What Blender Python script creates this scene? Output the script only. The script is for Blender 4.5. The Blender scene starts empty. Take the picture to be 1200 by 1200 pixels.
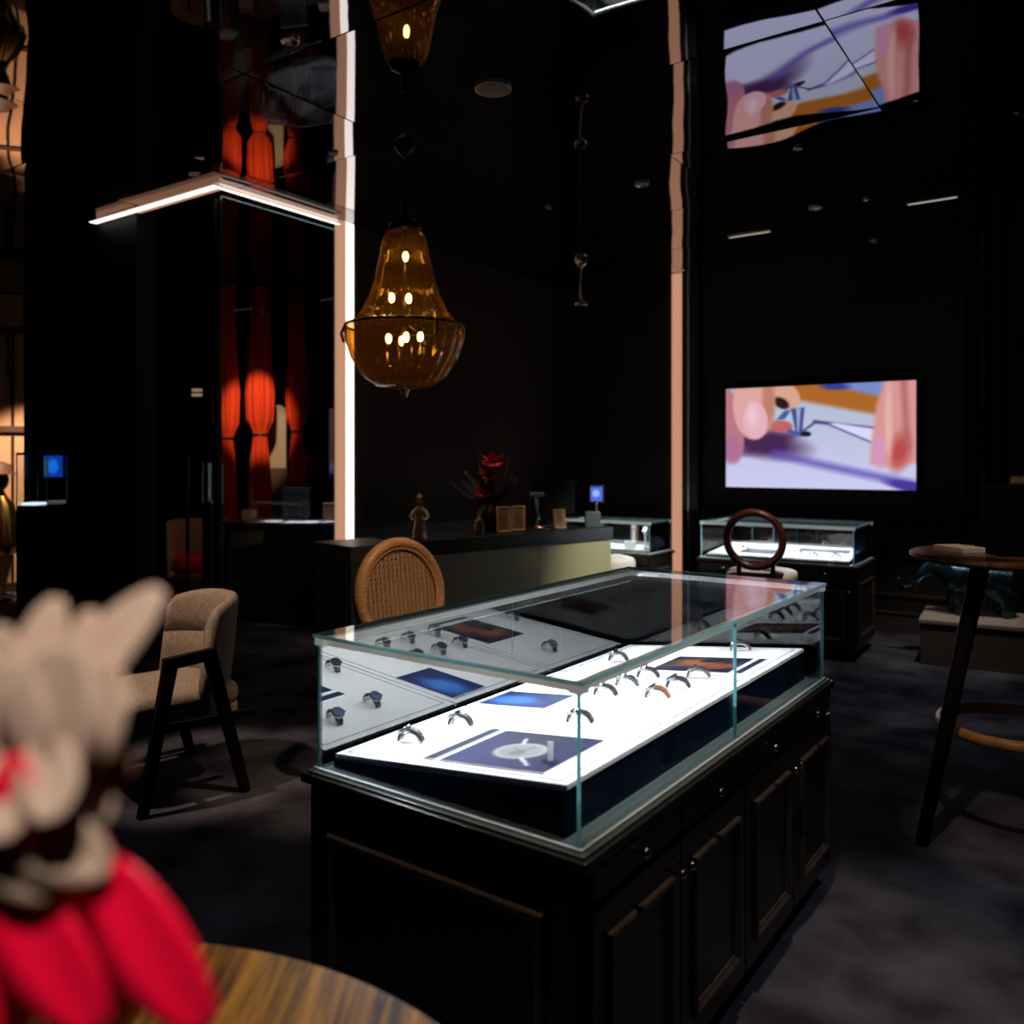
import bpy, math, random
import numpy as np
from mathutils import Vector, Matrix
random.seed(7)
S = bpy.context.scene
COL = S.collection
PI = math.pi
R = math.radians

# ------------------------------------------------------------------ camera, world, exposure
cam_data = bpy.data.cameras.new('camera')
cam = bpy.data.objects.new('camera', cam_data)
COL.objects.link(cam)
cam.location = (0, 0, 1.5)
cam.rotation_euler = (PI / 2, 0, 0)
cam_data.sensor_width = 36
cam_data.lens = 30
cam_data.shift_y = -62 / 1200
cam_data.clip_start = 0.02
cam_data.dof.use_dof = True
cam_data.dof.focus_distance = 2.9
cam_data.dof.aperture_fstop = 2.2
S.camera = cam
world = bpy.data.worlds.new('world')
S.world = world
world.use_nodes = True
world.node_tree.nodes['Background'].inputs[0].default_value = (0.5, 0.55, 0.7, 1)
world.node_tree.nodes['Background'].inputs[1].default_value = 0.004
S.view_settings.view_transform = 'Standard'
S.view_settings.look = 'None'
S.view_settings.gamma = 1
S.view_settings.exposure = 0
S.view_settings.use_curve_mapping = False
try:
    S.cycles.use_denoising = True
    S.cycles.caustics_reflective = False
    S.cycles.caustics_refractive = False
    S.cycles.sample_clamp_indirect = 4
    S.cycles.max_bounces = 14
    S.cycles.transparent_max_bounces = 40
    S.cycles.glossy_bounces = 8
except Exception:
    pass

TH = R(35)                                  # the room is turned 35 degrees to the camera
CA, SA = math.cos(TH), math.sin(TH)
def room(a, b, z=0.0):                      # room axes: a to the right and near, b to the right and far
    return Vector((a * CA + b * SA, -a * SA + b * CA, z))
ROOM_ROT = -TH
CEIL = 3.375

# ------------------------------------------------------------------ lamps of the room; a few are added only to brighten things
def spot(name, loc, aim, power, size_deg, color, blend=0.6, radius=0.04):
    d = bpy.data.lights.new(name, 'SPOT')
    d.energy = power; d.spot_size = R(size_deg); d.spot_blend = blend
    d.color = color; d.shadow_soft_size = radius
    o = bpy.data.objects.new(name, d); COL.objects.link(o)
    o.location = loc
    o.rotation_euler = (Vector(aim) - Vector(loc)).to_track_quat('-Z', 'Y').to_euler()
    return o
WARM = (1.0, 0.72, 0.5); NEUT = (1.0, 0.88, 0.76); COOL = (0.78, 0.86, 1.0)
spot('spot_lamp', (-2.25, 3.3, 3.28), (-1.62, 3.97, 0.55), 200, 23, (1.0, 0.74, 0.54))          # armchair
spot('spot_lamp', (0.45, 2.7, 3.28), (-0.45, 3.65, 0.95), 150, 22, WARM)          # cane stool
spot('spot_lamp', (0.10, -0.55, 3.25), (-0.22, 0.42, 1.28), 225, 26, NEUT)       # flowers on near table
spot('spot_lamp', (-1.9, 1.3, 3.25), (-0.35, 1.0, 0.75), 26, 32, WARM)           # near table
spot('spot_lamp', (1.9, 2.2, 3.28), (1.5, 2.2, 0.0), 60, 44, COOL, 1.0)          # carpet at right
spot('spot_lamp', (-0.9, 1.9, 3.28), (-1.0, 2.6, 0.0), 14, 44, COOL, 1.0)        # carpet at left
spot('spot_lamp', (-0.26, 1.80, 3.28), (-0.26, 1.80, 0.4), 75, 26, WARM, 0.8, 0.02)     # front of the large case
spot('spot_lamp', (0.70, 2.21, 3.28), (0.70, 2.21, 0.4), 105, 44, WARM, 0.8, 0.02)      # doors of the large case
spot('spot_lamp', (2.6, 5.4, 3.28), (2.6, 5.2, 0.0), 34, 44, COOL, 1.0)          # carpet by second case
spot('spot_lamp', (3.0, 5.6, 3.28), (3.20, 6.5, 0.3), 120, 38, NEUT, 1.0)              # plinth
spot('spot_lamp', (1.6, 4.4, 3.28), (1.78, 5.85, 0.75), 170, 16, NEUT)            # brown stool
spot('spot_lamp', (1.9, 5.2, 3.28), (1.05, 7.1, 0.55), 520, 34, (0.95, 0.95, 0.8), 1.0)  # counter front, far end
spot('spot_lamp', (-0.55, 6.55, 3.28), (-0.2, 6.45, 1.0), 60, 40, WARM)          # things on the counter
spot('spot_lamp', (0.0, 5.5, 3.28), (0.10, 6.60, 1.08), 42, 15, WARM, 1.0)        # added lamp without a fitting, lifts the dark picture frames
spot('spot_lamp', (1.7, 2.2, 3.28), (2.10, 3.50, 1.35), 70, 18, WARM)            # extra lamp put in to brighten the gold tray and black box
spot('spot_lamp', (1.0, 2.0, 3.28), (1.95, 3.15, 0.45), 75, 18, WARM)            # high table             # high table
spot('spot_lamp', (-2.1, 7.0, 3.25), (-2.70, 9.05, 1.98), 300, 20, (1.0, 0.8, 0.65))  # red drapes
spot('spot_lamp', (-1.9, 7.5, 3.25), (-1.95, 8.0, 0.92), 300, 20, COOL)            # added lamp that whitens the sheets on the inner desk
spot('spot_lamp', (-4.6, 8.2, 3.25), (-5.35, 9.4, 1.3), 520, 40, WARM)           # tan panel far left
spot('spot_lamp', (-2.9, 7.2, 3.25), (-3.15, 8.0, 0.7), 14, 22, WARM)            # tub chair

# ------------------------------------------------------------------ materials
def nt(name):
    m = bpy.data.materials.new(name); m.use_nodes = True
    t = m.node_tree; b = t.nodes['Principled BSDF']
    return m, t, b
def mat(name, col, rough=0.5, metal=0.0, spec=0.5, emit=None, es=0.0, bump=None, var=None, coat=0):
    m, t, b = nt(name)
    b.inputs['Base Color'].default_value = (*col, 1)
    b.inputs['Roughness'].default_value = rough
    b.inputs['Metallic'].default_value = metal
    b.inputs['Specular IOR Level'].default_value = spec
    b.inputs['Coat Weight'].default_value = coat
    if emit:
        b.inputs['Emission Color'].default_value = (*emit, 1)
        b.inputs['Emission Strength'].default_value = es
    tc = t.nodes.new('ShaderNodeTexCoord')
    if var:                                 # var = (scale, second colour)
        n = t.nodes.new('ShaderNodeTexNoise'); n.inputs['Scale'].default_value = var[0]
        n.inputs['Detail'].default_value = 4
        t.links.new(tc.outputs['Object'], n.inputs['Vector'])
        r = t.nodes.new('ShaderNodeValToRGB')
        r.color_ramp.elements[0].position = 0.35; r.color_ramp.elements[1].position = 0.68
        r.color_ramp.elements[0].color = (*col, 1); r.color_ramp.elements[1].color = (*var[1], 1)
        t.links.new(n.outputs['Fac'], r.inputs[0]); t.links.new(r.outputs[0], b.inputs['Base Color'])
    if bump:                                # bump = (scale, strength)
        n = t.nodes.new('ShaderNodeTexNoise'); n.inputs['Scale'].default_value = bump[0]
        n.inputs['Detail'].default_value = 3
        t.links.new(tc.outputs['Object'], n.inputs['Vector'])
        bp = t.nodes.new('ShaderNodeBump'); bp.inputs['Strength'].default_value = bump[1]
        bp.inputs['Distance'].default_value = 0.01
        t.links.new(n.outputs['Fac'], bp.inputs['Height']); t.links.new(bp.outputs[0], b.inputs['Normal'])
    return m
def wood(name, c1, c2, scale=(1, 14, 14), rough=0.45, spec=0.4, wave=6.0):
    m, t, b = nt(name)
    tc = t.nodes.new('ShaderNodeTexCoord'); mp = t.nodes.new('ShaderNodeMapping')
    mp.inputs['Scale'].default_value = scale
    n = t.nodes.new('ShaderNodeTexNoise'); n.inputs['Scale'].default_value = wave
    n.inputs['Detail'].default_value = 6; n.inputs['Roughness'].default_value = 0.62
    r = t.nodes.new('ShaderNodeValToRGB')
    r.color_ramp.elements[0].position = 0.36; r.color_ramp.elements[1].position = 0.66
    r.color_ramp.elements[0].color = (*c1, 1); r.color_ramp.elements[1].color = (*c2, 1)
    t.links.new(tc.outputs['Object'], mp.inputs[0]); t.links.new(mp.outputs[0], n.inputs['Vector'])
    t.links.new(n.outputs['Fac'], r.inputs[0]); t.links.new(r.outputs[0], b.inputs['Base Color'])
    bp = t.nodes.new('ShaderNodeBump'); bp.inputs['Strength'].default_value = 0.15; bp.inputs['Distance'].default_value = 0.004
    t.links.new(n.outputs['Fac'], bp.inputs['Height']); t.links.new(bp.outputs[0], b.inputs['Normal'])
    b.inputs['Roughness'].default_value = rough; b.inputs['Specular IOR Level'].default_value = spec
    return m
def glassy(name, tint=(1, 1, 1), ior=1.5, extra=None):   # thin sheet: clear or tinted, with Fresnel reflection
    m = bpy.data.materials.new(name); m.use_nodes = True
    t = m.node_tree; t.nodes.clear()
    o = t.nodes.new('ShaderNodeOutputMaterial'); mix = t.nodes.new('ShaderNodeMixShader')
    tr = t.nodes.new('ShaderNodeBsdfTransparent'); tr.inputs[0].default_value = (*tint, 1)
    gl = t.nodes.new('ShaderNodeBsdfGlossy'); gl.inputs['Roughness'].default_value = 0.0
    fr = t.nodes.new('ShaderNodeFresnel'); geo = t.nodes.new('ShaderNodeNewGeometry')
    mr = t.nodes.new('ShaderNodeMapRange'); mr.inputs['To Min'].default_value = ior; mr.inputs['To Max'].default_value = 1/ior
    t.links.new(geo.outputs['Backfacing'], mr.inputs['Value']); t.links.new(mr.outputs[0], fr.inputs[0])
    t.links.new(fr.outputs[0], mix.inputs[0]); t.links.new(tr.outputs[0], mix.inputs[1]); t.links.new(gl.outputs[0], mix.inputs[2])
    last = mix.outputs[0]
    if extra:                               # (share, colour): body colour of thick coloured glass
        df = t.nodes.new('ShaderNodeBsdfTranslucent'); df.inputs[0].default_value = (*extra[1], 1)
        m2 = t.nodes.new('ShaderNodeMixShader'); m2.inputs[0].default_value = extra[0]
        t.links.new(last, m2.inputs[1]); t.links.new(df.outputs[0], m2.inputs[2]); last = m2.outputs[0]
    t.links.new(last, o.inputs[0])
    return m
def emitter(name, col, strength):
    m = bpy.data.materials.new(name); m.use_nodes = True
    t = m.node_tree; t.nodes.clear()
    o = t.nodes.new('ShaderNodeOutputMaterial'); e = t.nodes.new('ShaderNodeEmission')
    e.inputs[0].default_value = (*col, 1); e.inputs[1].default_value = strength
    t.links.new(e.outputs[0], o.inputs[0])
    return m
def printed(name, strength=0.0, rough=0.35):  # colour painted per vertex (posters, the screen)
    m, t, b = nt(name)
    a = t.nodes.new('ShaderNodeVertexColor'); a.layer_name = 'print'
    b.inputs['Roughness'].default_value = rough
    if strength:
        b.inputs['Base Color'].default_value = (0.01, 0.01, 0.01, 1)
        t.links.new(a.outputs[0], b.inputs['Emission Color']); b.inputs['Emission Strength'].default_value = strength
    else:
        t.links.new(a.outputs[0], b.inputs['Base Color'])
    return m

M = {}
M['carpet'] = mat('carpet', (0.035, 0.034, 0.046), 1.0, spec=0.05, var=(3.6, (0.12, 0.118, 0.15)), bump=(160, 0.5))
M['wall_dark'] = mat('wall_brown_black', (0.045, 0.036, 0.028), 0.7, spec=0.2, bump=(60, 0.1))
M['wall_black'] = mat('wall_black', (0.006, 0.006, 0.007), 0.6, spec=0.15)
M['mirror'] = mat('dark_stretch_mirror', (0.37, 0.36, 0.38), 0.012, 1.0)
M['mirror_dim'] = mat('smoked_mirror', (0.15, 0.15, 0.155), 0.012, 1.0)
M['seam'] = mat('seam_black', (0.01, 0.01, 0.01), 0.6)
M['black_wood'] = wood('black_oak', (0.007, 0.0055, 0.005), (0.02, 0.016, 0.014), (10, 10, 0.8), 0.36, 0.5)
M['black_paint'] = mat('black_lacquer', (0.008, 0.008, 0.009), 0.4)
M['navy'] = mat('navy_card', (0.0015, 0.009, 0.032), 0.7, spec=0.05)
M['white_card'] = mat('white_card', (0.82, 0.82, 0.82), 0.6)
M['grey_line'] = mat('grey_card', (0.35, 0.35, 0.37), 0.6)
M['pale_base'] = mat('pale_glass_base', (0.10, 0.135, 0.125), 0.3)
M['glass'] = glassy('clear_glass', (0.975, 0.99, 0.985), 1.58)
M['glass_back'] = glassy('grey_sliding_glass', (0.05, 0.055, 0.06), 4.4)
M['glass_end'] = glassy('smoked_end_glass', (0.16, 0.19, 0.24), 1.9)
def edge_glass(name):                       # cut edge of a pane: passes on the light that runs inside the sheet
    m = bpy.data.materials.new(name); m.use_nodes = True
    t = m.node_tree; t.nodes.clear()
    o = t.nodes.new('ShaderNodeOutputMaterial'); mx = t.nodes.new('ShaderNodeMixShader'); mx.inputs[0].default_value = 0.3
    a = t.nodes.new('ShaderNodeBsdfTranslucent'); a.inputs[0].default_value = (0.42, 0.90, 0.95, 1)
    d = t.nodes.new('ShaderNodeBsdfDiffuse'); d.inputs[0].default_value = (0.35, 0.70, 0.74, 1)
    t.links.new(a.outputs[0], mx.inputs[1]); t.links.new(d.outputs[0], mx.inputs[2]); t.links.new(mx.outputs[0], o.inputs[0])
    return m
M['glass_edge'] = edge_glass('green_glass_edge')
M['alu'] = mat('brushed_aluminium', (0.55, 0.55, 0.55), 0.32, 1.0)
M['rail_pale'] = mat('pale_blue_rail', (0.70, 0.82, 0.92), 0.35)
M['bar_grey'] = mat('grey_bar_added_glow', (0.60, 0.60, 0.58), 0.45, emit=(1.0, 0.98, 0.93), es=0.17)  # faint glow added to lighten the dark grey bars and corner clips
M['mould'] = wood('lightened_moulding_oak', (0.045, 0.032, 0.026), (0.09, 0.068, 0.056), (10, 10, 0.8), 0.4)  # black oak made lighter, standing in for warm light on the mouldings
M['leg_black'] = mat('matt_black_wood', (0.006, 0.005, 0.005), 0.75, spec=0.12)
M['chrome'] = mat('polished_chrome', (0.8, 0.8, 0.8), 0.12, 1.0)
M['steel_strap'] = mat('dark_steel_strap', (0.16, 0.16, 0.18), 0.3, 1.0)
M['pewter'] = mat('pewter', (0.55, 0.5, 0.44), 0.25, 1.0)
M['gold'] = mat('gold', (0.85, 0.55, 0.2), 0.25, 1.0)
M['copper_glow'] = emitter('copper_added_glow', (0.62, 0.30, 0.18), 0.9)  # copper trim is no lamp; the LED light on it is put in as glow
M['white_light'] = emitter('white_led', (1.0, 0.90, 0.82), 1.9)
M['pink_light'] = emitter('warm_led', (1.0, 0.72, 0.58), 1.0)
M['lamp'] = emitter('lamp_glow', (1.0, 0.86, 0.72), 3.0)
M['bulb'] = emitter('filament_glow', (1.0, 0.74, 0.42), 34.0)
M['olive'] = mat('olive_lacquer', (0.40, 0.37, 0.22), 0.42, spec=0.4)
M['counter_top'] = mat('dark_stone', (0.02, 0.023, 0.027), 0.3)
M['taupe'] = mat('taupe_boucle', (0.34, 0.25, 0.19), 0.95, spec=0.1, var=(120, (0.56, 0.45, 0.37)), bump=(260, 0.6))
M['cane_wood'] = wood('honey_beech', (0.42, 0.20, 0.08), (0.66, 0.36, 0.16), (3, 3, 20), 0.4)
M['cane'] = mat('woven_cane', (0.66, 0.38, 0.19), 0.55)
M['brown_wood'] = wood('reddish_brown_wood', (0.045, 0.012, 0.008), (0.13, 0.035, 0.02), (4, 4, 14), 0.3)
M['ivory_fabric'] = mat('ivory_leather', (0.75, 0.70, 0.64), 0.55, bump=(90, 0.1))
M['table_wood'] = wood('smoked_oak', (0.035, 0.010, 0.001), (0.50, 0.23, 0.03), (30, 1.6, 1), 0.5, 0.25, wave=2.0)
M['brown_table'] = wood('walnut', (0.10, 0.04, 0.015), (0.28, 0.13, 0.06), (2, 12, 2), 0.3)
M['bent_wood'] = wood('bent_beech', (0.42, 0.19, 0.08), (0.62, 0.32, 0.15), (6, 6, 3), 0.4)
M['stone'] = mat('beige_stone', (0.42, 0.35, 0.29), 0.6, var=(14, (0.5, 0.42, 0.36)))
M['plinth_side'] = mat('plinth_side', (0.10, 0.085, 0.075), 0.7)
M['bronze'] = mat('teal_bronze', (0.025, 0.05, 0.07), 0.3, 0.85, var=(12, (0.05, 0.12, 0.175)), bump=(30, 0.5))
M['amber'] = glassy('amber_glass', (0.93, 0.72, 0.38), 1.5, (0.022, (0.75, 0.36, 0.05)))
M['dark_metal'] = mat('dark_metal', (0.05, 0.045, 0.04), 0.35, 1.0)
M['cream'] = mat('cream_petal', (0.52, 0.37, 0.29), 0.8, spec=0.1, var=(30, (0.56, 0.42, 0.34)))
M['rust'] = mat('rust_petal', (0.45, 0.22, 0.10), 0.7)
M['red'] = mat('red_satin', (0.90, 0.003, 0.045), 0.35, spec=0.5)
M['red_deep'] = mat('red_flower', (0.55, 0.01, 0.012), 0.6)
M['stem'] = mat('stem_green', (0.06, 0.10, 0.03), 0.6)
M['black_leaf'] = mat('black_feather', (0.012, 0.010, 0.012), 0.6)
M['ceramic'] = mat('grey_ceramic', (0.10, 0.10, 0.11), 0.3)
M['drape'] = mat('orange_red_velvet', (0.80, 0.055, 0.008), 0.8, spec=0.2, bump=(40, 0.2))
M['tan'] = mat('tan_panel', (0.72, 0.46, 0.24), 0.6, var=(4, (0.80, 0.52, 0.30)))
M['salmon'] = mat('salmon_panel', (0.82, 0.45, 0.26), 0.6, var=(5, (0.75, 0.42, 0.22)))
M['brown'] = mat('brown_panel', (0.10, 0.05, 0.025), 0.6)
M['figurine'] = mat('ivory_gilt', (0.50, 0.38, 0.25), 0.45, var=(40, (0.7, 0.62, 0.5)))
M['paper'] = mat('white_paper', (0.75, 0.75, 0.75), 0.7)
M['screen_blue'] = emitter('blue_display', (0.13, 0.24, 0.75), 0.9)
M['case_light'] = emitter('case_led', (0.75, 0.9, 1.0), 1.2)
M['print'] = printed('poster_print', 0.0, 0.7); M['print'].node_tree.nodes['Principled BSDF'].inputs['Specular IOR Level'].default_value = 0.1
M['tv'] = printed('screen_picture', 1.0)
M['dial_white'] = mat('dial_white', (0.8, 0.8, 0.8), 0.4)
M['dial_dark'] = mat('dial_dark', (0.03, 0.04, 0.08), 0.25)
M['strap_dark'] = mat('strap_dark', (0.025, 0.022, 0.03), 0.5)
M['strap_brown'] = mat('strap_brown', (0.22, 0.08, 0.03), 0.5)
M['speaker'] = mat('speaker_grille', (0.14, 0.10, 0.085), 0.7, emit=(0.10, 0.06, 0.045), es=0.0)
M['bottle'] = glassy('bottle_glass', (0.6, 0.65, 0.7), 1.5)

# ------------------------------------------------------------------ mesh helpers
class MB:
    def __init__(s): s.v = []; s.f = []; s.mi = []; s.T = Matrix()
    def add(s, vs, fs, mi=0):
        o = len(s.v)
        s.v += [tuple(s.T @ Vector(p)) for p in vs]
        s.f += [tuple(i + o for i in f) for f in fs]
        s.mi += ([mi] * len(fs) if isinstance(mi, int) else list(mi))
        return s
    def box(s, x0, y0, z0, x1, y1, z1, mi=0):
        vs = [(x0,y0,z0),(x1,y0,z0),(x1,y1,z0),(x0,y1,z0),(x0,y0,z1),(x1,y0,z1),(x1,y1,z1),(x0,y1,z1)]
        return s.add(vs, [(0,3,2,1),(4,5,6,7),(0,1,5,4),(1,2,6,5),(2,3,7,6),(3,0,4,7)], mi)
    def bar(s, p, q, w, h, up=(0, 0, 1), w2=None, h2=None):
        p, q = Vector(p), Vector(q); d = (q - p).normalized(); u = Vector(up)
        x = d.cross(u).normalized(); y = x.cross(d).normalized()
        w2 = w2 or w; h2 = h2 or h
        vs = [p - x*w/2 - y*h/2, p + x*w/2 - y*h/2, p + x*w/2 + y*h/2, p - x*w/2 + y*h/2,
              q - x*w2/2 - y*h2/2, q + x*w2/2 - y*h2/2, q + x*w2/2 + y*h2/2, q - x*w2/2 + y*h2/2]
        return s.add(vs, [(0,3,2,1),(4,5,6,7),(0,1,5,4),(1,2,6,5),(2,3,7,6),(3,0,4,7)])
    def loft(s, rings, closed=True, cap=True, mi=0):
        n = len(rings[0]); vs = [p for r in rings for p in r]; fs = []
        for i in range(len(rings) - 1):
            for j in range(n if closed else n - 1):
                k = (j + 1) % n
                fs.append((i*n + j, i*n + k, (i+1)*n + k, (i+1)*n + j))
        if cap:
            fs.append(tuple(range(n))[::-1]); fs.append(tuple((len(rings)-1)*n + j for j in range(n)))
        return s.add(vs, fs, mi)
    def lathe(s, prof, n=24, c=(0, 0, 0), ribs=0, amp=0.0):
        rings = []
        for r, z in prof:
            ring = []
            for j in range(n):
                a = 2*PI*j/n; rr = r*(1 + (amp*math.cos(ribs*a) if ribs else 0))
                ring.append((c[0] + rr*math.cos(a), c[1] + rr*math.sin(a), c[2] + z))
            rings.append(ring)
        return s.loft(rings, True, True)
    def tube(s, pts, rad, n=8, close=False, flat=1.0):
        pts = [Vector(p) for p in pts]; rings = []; N = len(pts); prev = None
        for i, p in enumerate(pts):
            a = pts[(i-1) % N] if (close or i > 0) else p
            b = pts[(i+1) % N] if (close or i < N-1) else p
            d = (b - a).normalized()
            if prev is None:
                u = Vector((0, 0, 1)) if abs(d.z) < 0.9 else Vector((1, 0, 0))
            else:
                u = prev
            x = (u - d*u.dot(d)).normalized(); prev = x; y = d.cross(x)
            r = rad[i] if isinstance(rad, (list, tuple)) else rad
            rings.append([p + (x*math.cos(2*PI*k/n)*flat + y*math.sin(2*PI*k/n))*r for k in range(n)])
        if close: rings.append(rings[0])
        return s.loft(rings, True, not close)
    def slab(s, cx, cy, hx, hy, z0, z1, ex=4.0, r=0.02, dome=0.0, n=40):   # soft upholstered slab
        def outline(k, z, dz=0):
            o = []
            for j in range(n):
                a = 2*PI*j/n; c, q = math.cos(a), math.sin(a)
                o.append((cx + (hx - k)*math.copysign(abs(c)**(2/ex), c), cy + (hy - k)*math.copysign(abs(q)**(2/ex), q), z))
            return o
        rs = [outline(r, z0)]
        for i in range(1, 4): a = PI/2*i/3; rs.append(outline(r*(1 - math.sin(a)), z0 + r*(1 - math.cos(a))))
        for i in range(0, 4): a = PI/2*i/3; rs.append(outline(r*(1 - math.cos(a)), z1 - r + r*math.sin(a)))
        for k in (0.35, 0.7, 0.97): rs.append(outline(r + (min(hx, hy) - r)*k, z1 + dome*(1 - (1 - k)**2)))
        return s.loft(rs)
    def sphere(s, c, r, n=12, m=8, sc=(1, 1, 1)):
        prof = [(max(1e-4, r*math.sin(PI*i/m)), -r*math.cos(PI*i/m)) for i in range(m + 1)]
        rings = [[(c[0] + q*math.cos(2*PI*j/n)*sc[0], c[1] + q*math.sin(2*PI*j/n)*sc[1], c[2] + z*sc[2]) for j in range(n)] for q, z in prof]
        return s.loft(rings)
    def ring_frame(s, o, u, v, w, nrm, W_, H_, prof):    # mitred moulding round a rectangle; prof = [(inset, height)]
        o, u, v, nrm = map(Vector, (o, u, v, nrm))
        loops = []
        for k, h in prof:
            loops.append([o + u*k + v*k + nrm*h, o + u*(W_-k) + v*k + nrm*h, o + u*(W_-k) + v*(H_-k) + nrm*h, o + u*k + v*(H_-k) + nrm*h])
        return s.loft(loops, True, False)
    def pane(s, x0, y0, z0, x1, y1, z1):     # glass sheet: faces of the two large sides get slot 0, edges slot 1
        d = [x1 - x0, y1 - y0, z1 - z0]; k = d.index(min(d))
        edge = {0: [1, 1, 1, 0, 1, 0], 1: [1, 1, 0, 1, 0, 1], 2: [0, 0, 1, 1, 1, 1]}[k]
        return s.box(x0, y0, z0, x1, y1, z1, edge)

def obj(name, mb, m, parent=None, smooth=False, bevel=0.0, seg=2, loc=None, rot=None, label=None):
    me = bpy.data.meshes.new(name)
    me.from_pydata(mb.v, [], mb.f)
    for x in (m if isinstance(m, (list, tuple)) else [m]): me.materials.append(x)
    if any(mb.mi): me.polygons.foreach_set('material_index', mb.mi)
    if smooth: me.polygons.foreach_set('use_smooth', [True]*len(me.polygons))
    me.update()
    o = bpy.data.objects.new(name, me); COL.objects.link(o)
    if parent: o.parent = parent
    if loc is not None: o.location = loc
    if rot is not None: o.rotation_euler = rot if isinstance(rot, (tuple, list)) else (0, 0, rot)
    if bevel:
        b = o.modifiers.new('bevel', 'BEVEL'); b.width = bevel; b.segments = seg; b.limit_method = 'ANGLE'
    if label: o['label'] = label
    return o
def tag(o, label, cat, group=None):
    o['label'] = label; o['category'] = cat
    if group: o['group'] = group
    return o
def thing(name, label, cat, loc=(0, 0, 0), rotz=0.0, group=None):
    o = bpy.data.objects.new(name, None); COL.objects.link(o)
    o.location = loc; o.rotation_euler = (0, 0, rotz); o.empty_display_size = 0.1
    return tag(o, label, cat, group)
def structure(o): o['kind'] = 'structure'; return o
def copy_tree(o, parent=None):
    c = o.copy(); COL.objects.link(c)
    if parent: c.parent = parent
    for ch in list(o.children): copy_tree(ch, c)
    return c
def painted(name, w, h, nx, ny, fn, m, parent=None, loc=(0, 0, 0), rot=None, flat='xy', label=None):
    u, v = np.meshgrid(np.linspace(0, 1, nx), np.linspace(0, 1, ny))
    col = fn(u, v).astype(np.float32)
    lin = np.where(col <= 0.04045, col/12.92, ((col + 0.055)/1.055)**2.4)
    vs = [((a*w, b*h, 0) if flat == 'xy' else (a*w, 0, b*h)) for a, b in zip(u.ravel(), v.ravel())]
    fs = [(j*nx + i, j*nx + i + 1, (j+1)*nx + i + 1, (j+1)*nx + i) for j in range(ny-1) for i in range(nx-1)]
    me = bpy.data.meshes.new(name); me.from_pydata(vs, [], fs); me.materials.append(m)
    at = me.color_attributes.new('print', 'FLOAT_COLOR', 'POINT')
    buf = np.ones((nx*ny, 4), np.float32); buf[:, :3] = lin.reshape(-1, 3)
    at.data.foreach_set('color', buf.ravel())
    o = bpy.data.objects.new(name, me); COL.objects.link(o)
    if parent: o.parent = parent
    o.location = loc
    if rot: o.rotation_euler = rot
    if label: o['label'] = label
    return o

# painting helpers for flat prints (u right, v up)
def blend(c, mask, rgb): return c*(1 - mask[..., None]) + np.array(rgb)/255.0*mask[..., None]
def soft(d, w): return np.clip(0.5 - d/w, 0, 1)
def ell(u, v, cx, cy, rx, ry, w=0.15, ang=0):
    c, s_ = math.cos(ang), math.sin(ang); x, y = (u-cx), (v-cy)
    return soft(np.sqrt(((x*c + y*s_)/rx)**2 + ((-x*s_ + y*c)/ry)**2) - 1, w)
def poly(u, v, pts, w=0.012):               # convex polygon, counter-clockwise
    d = np.full_like(u, -9.0)
    for (x0, y0), (x1, y1) in zip(pts, pts[1:] + pts[:1]):
        L = math.hypot(x1-x0, y1-y0); d = np.maximum(d, ((y1-y0)*(u-x0) - (x1-x0)*(v-y0))/L)
    return soft(d, w)
def line(u, v, a, b, t, w=0.01):
    x, y = b[0]-a[0], b[1]-a[1]; L2 = x*x + y*y
    k = np.clip(((u-a[0])*x + (v-a[1])*y)/L2, 0, 1)
    return soft(np.hypot(u - a[0] - k*x, v - a[1] - k*y) - t, w)

# ------------------------------------------------------------------ the room shell
B_BACK = 7.98; A_LEFT = -4.93; B_FACE = 3.58
def rbox(name, a0, b0, z0, a1, b1, z1, m, parent=None, bevel=0, kind=True):
    o = obj(name, MB().box(a0, b0, z0, a1, b1, z1), m, parent, bevel=bevel, rot=None if parent else ROOM_ROT)
    if kind and not parent: structure(o)
    return o
rbox('floor', -12.5, -3.0, -0.1, 3.2, B_BACK + 0.2, 0.0, M['carpet'])
w_back = rbox('wall_back', -12.5, B_BACK, 0.0, 3.2, B_BACK + 0.15, CEIL, M['wall_dark'])
rbox('wall_right', 3.0, -3.0, 0.0, 3.2, B_BACK, CEIL, M['wall_dark'])
rbox('wall_front', -12.5, -3.2, 0.0, 3.2, -3.0, CEIL, M['wall_black'])
rbox('wall_outer_left', -12.7, -3.0, 0.0, -12.5, B_BACK, CEIL, M['wall_black'])
rbox('wall_left', A_LEFT - 0.14, 4.83, 0.0, A_LEFT, B_BACK, CEIL, M['wall_dark'])
rbox('wall_black_pier', -7.60, B_FACE, 0.0, -5.90, B_FACE + 0.16, CEIL, M['wall_black'])
rbox('wall_inner_return', -7.60, B_FACE + 0.16, 0.0, -7.45, 4.4, CEIL, M['wall_black'])
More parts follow.
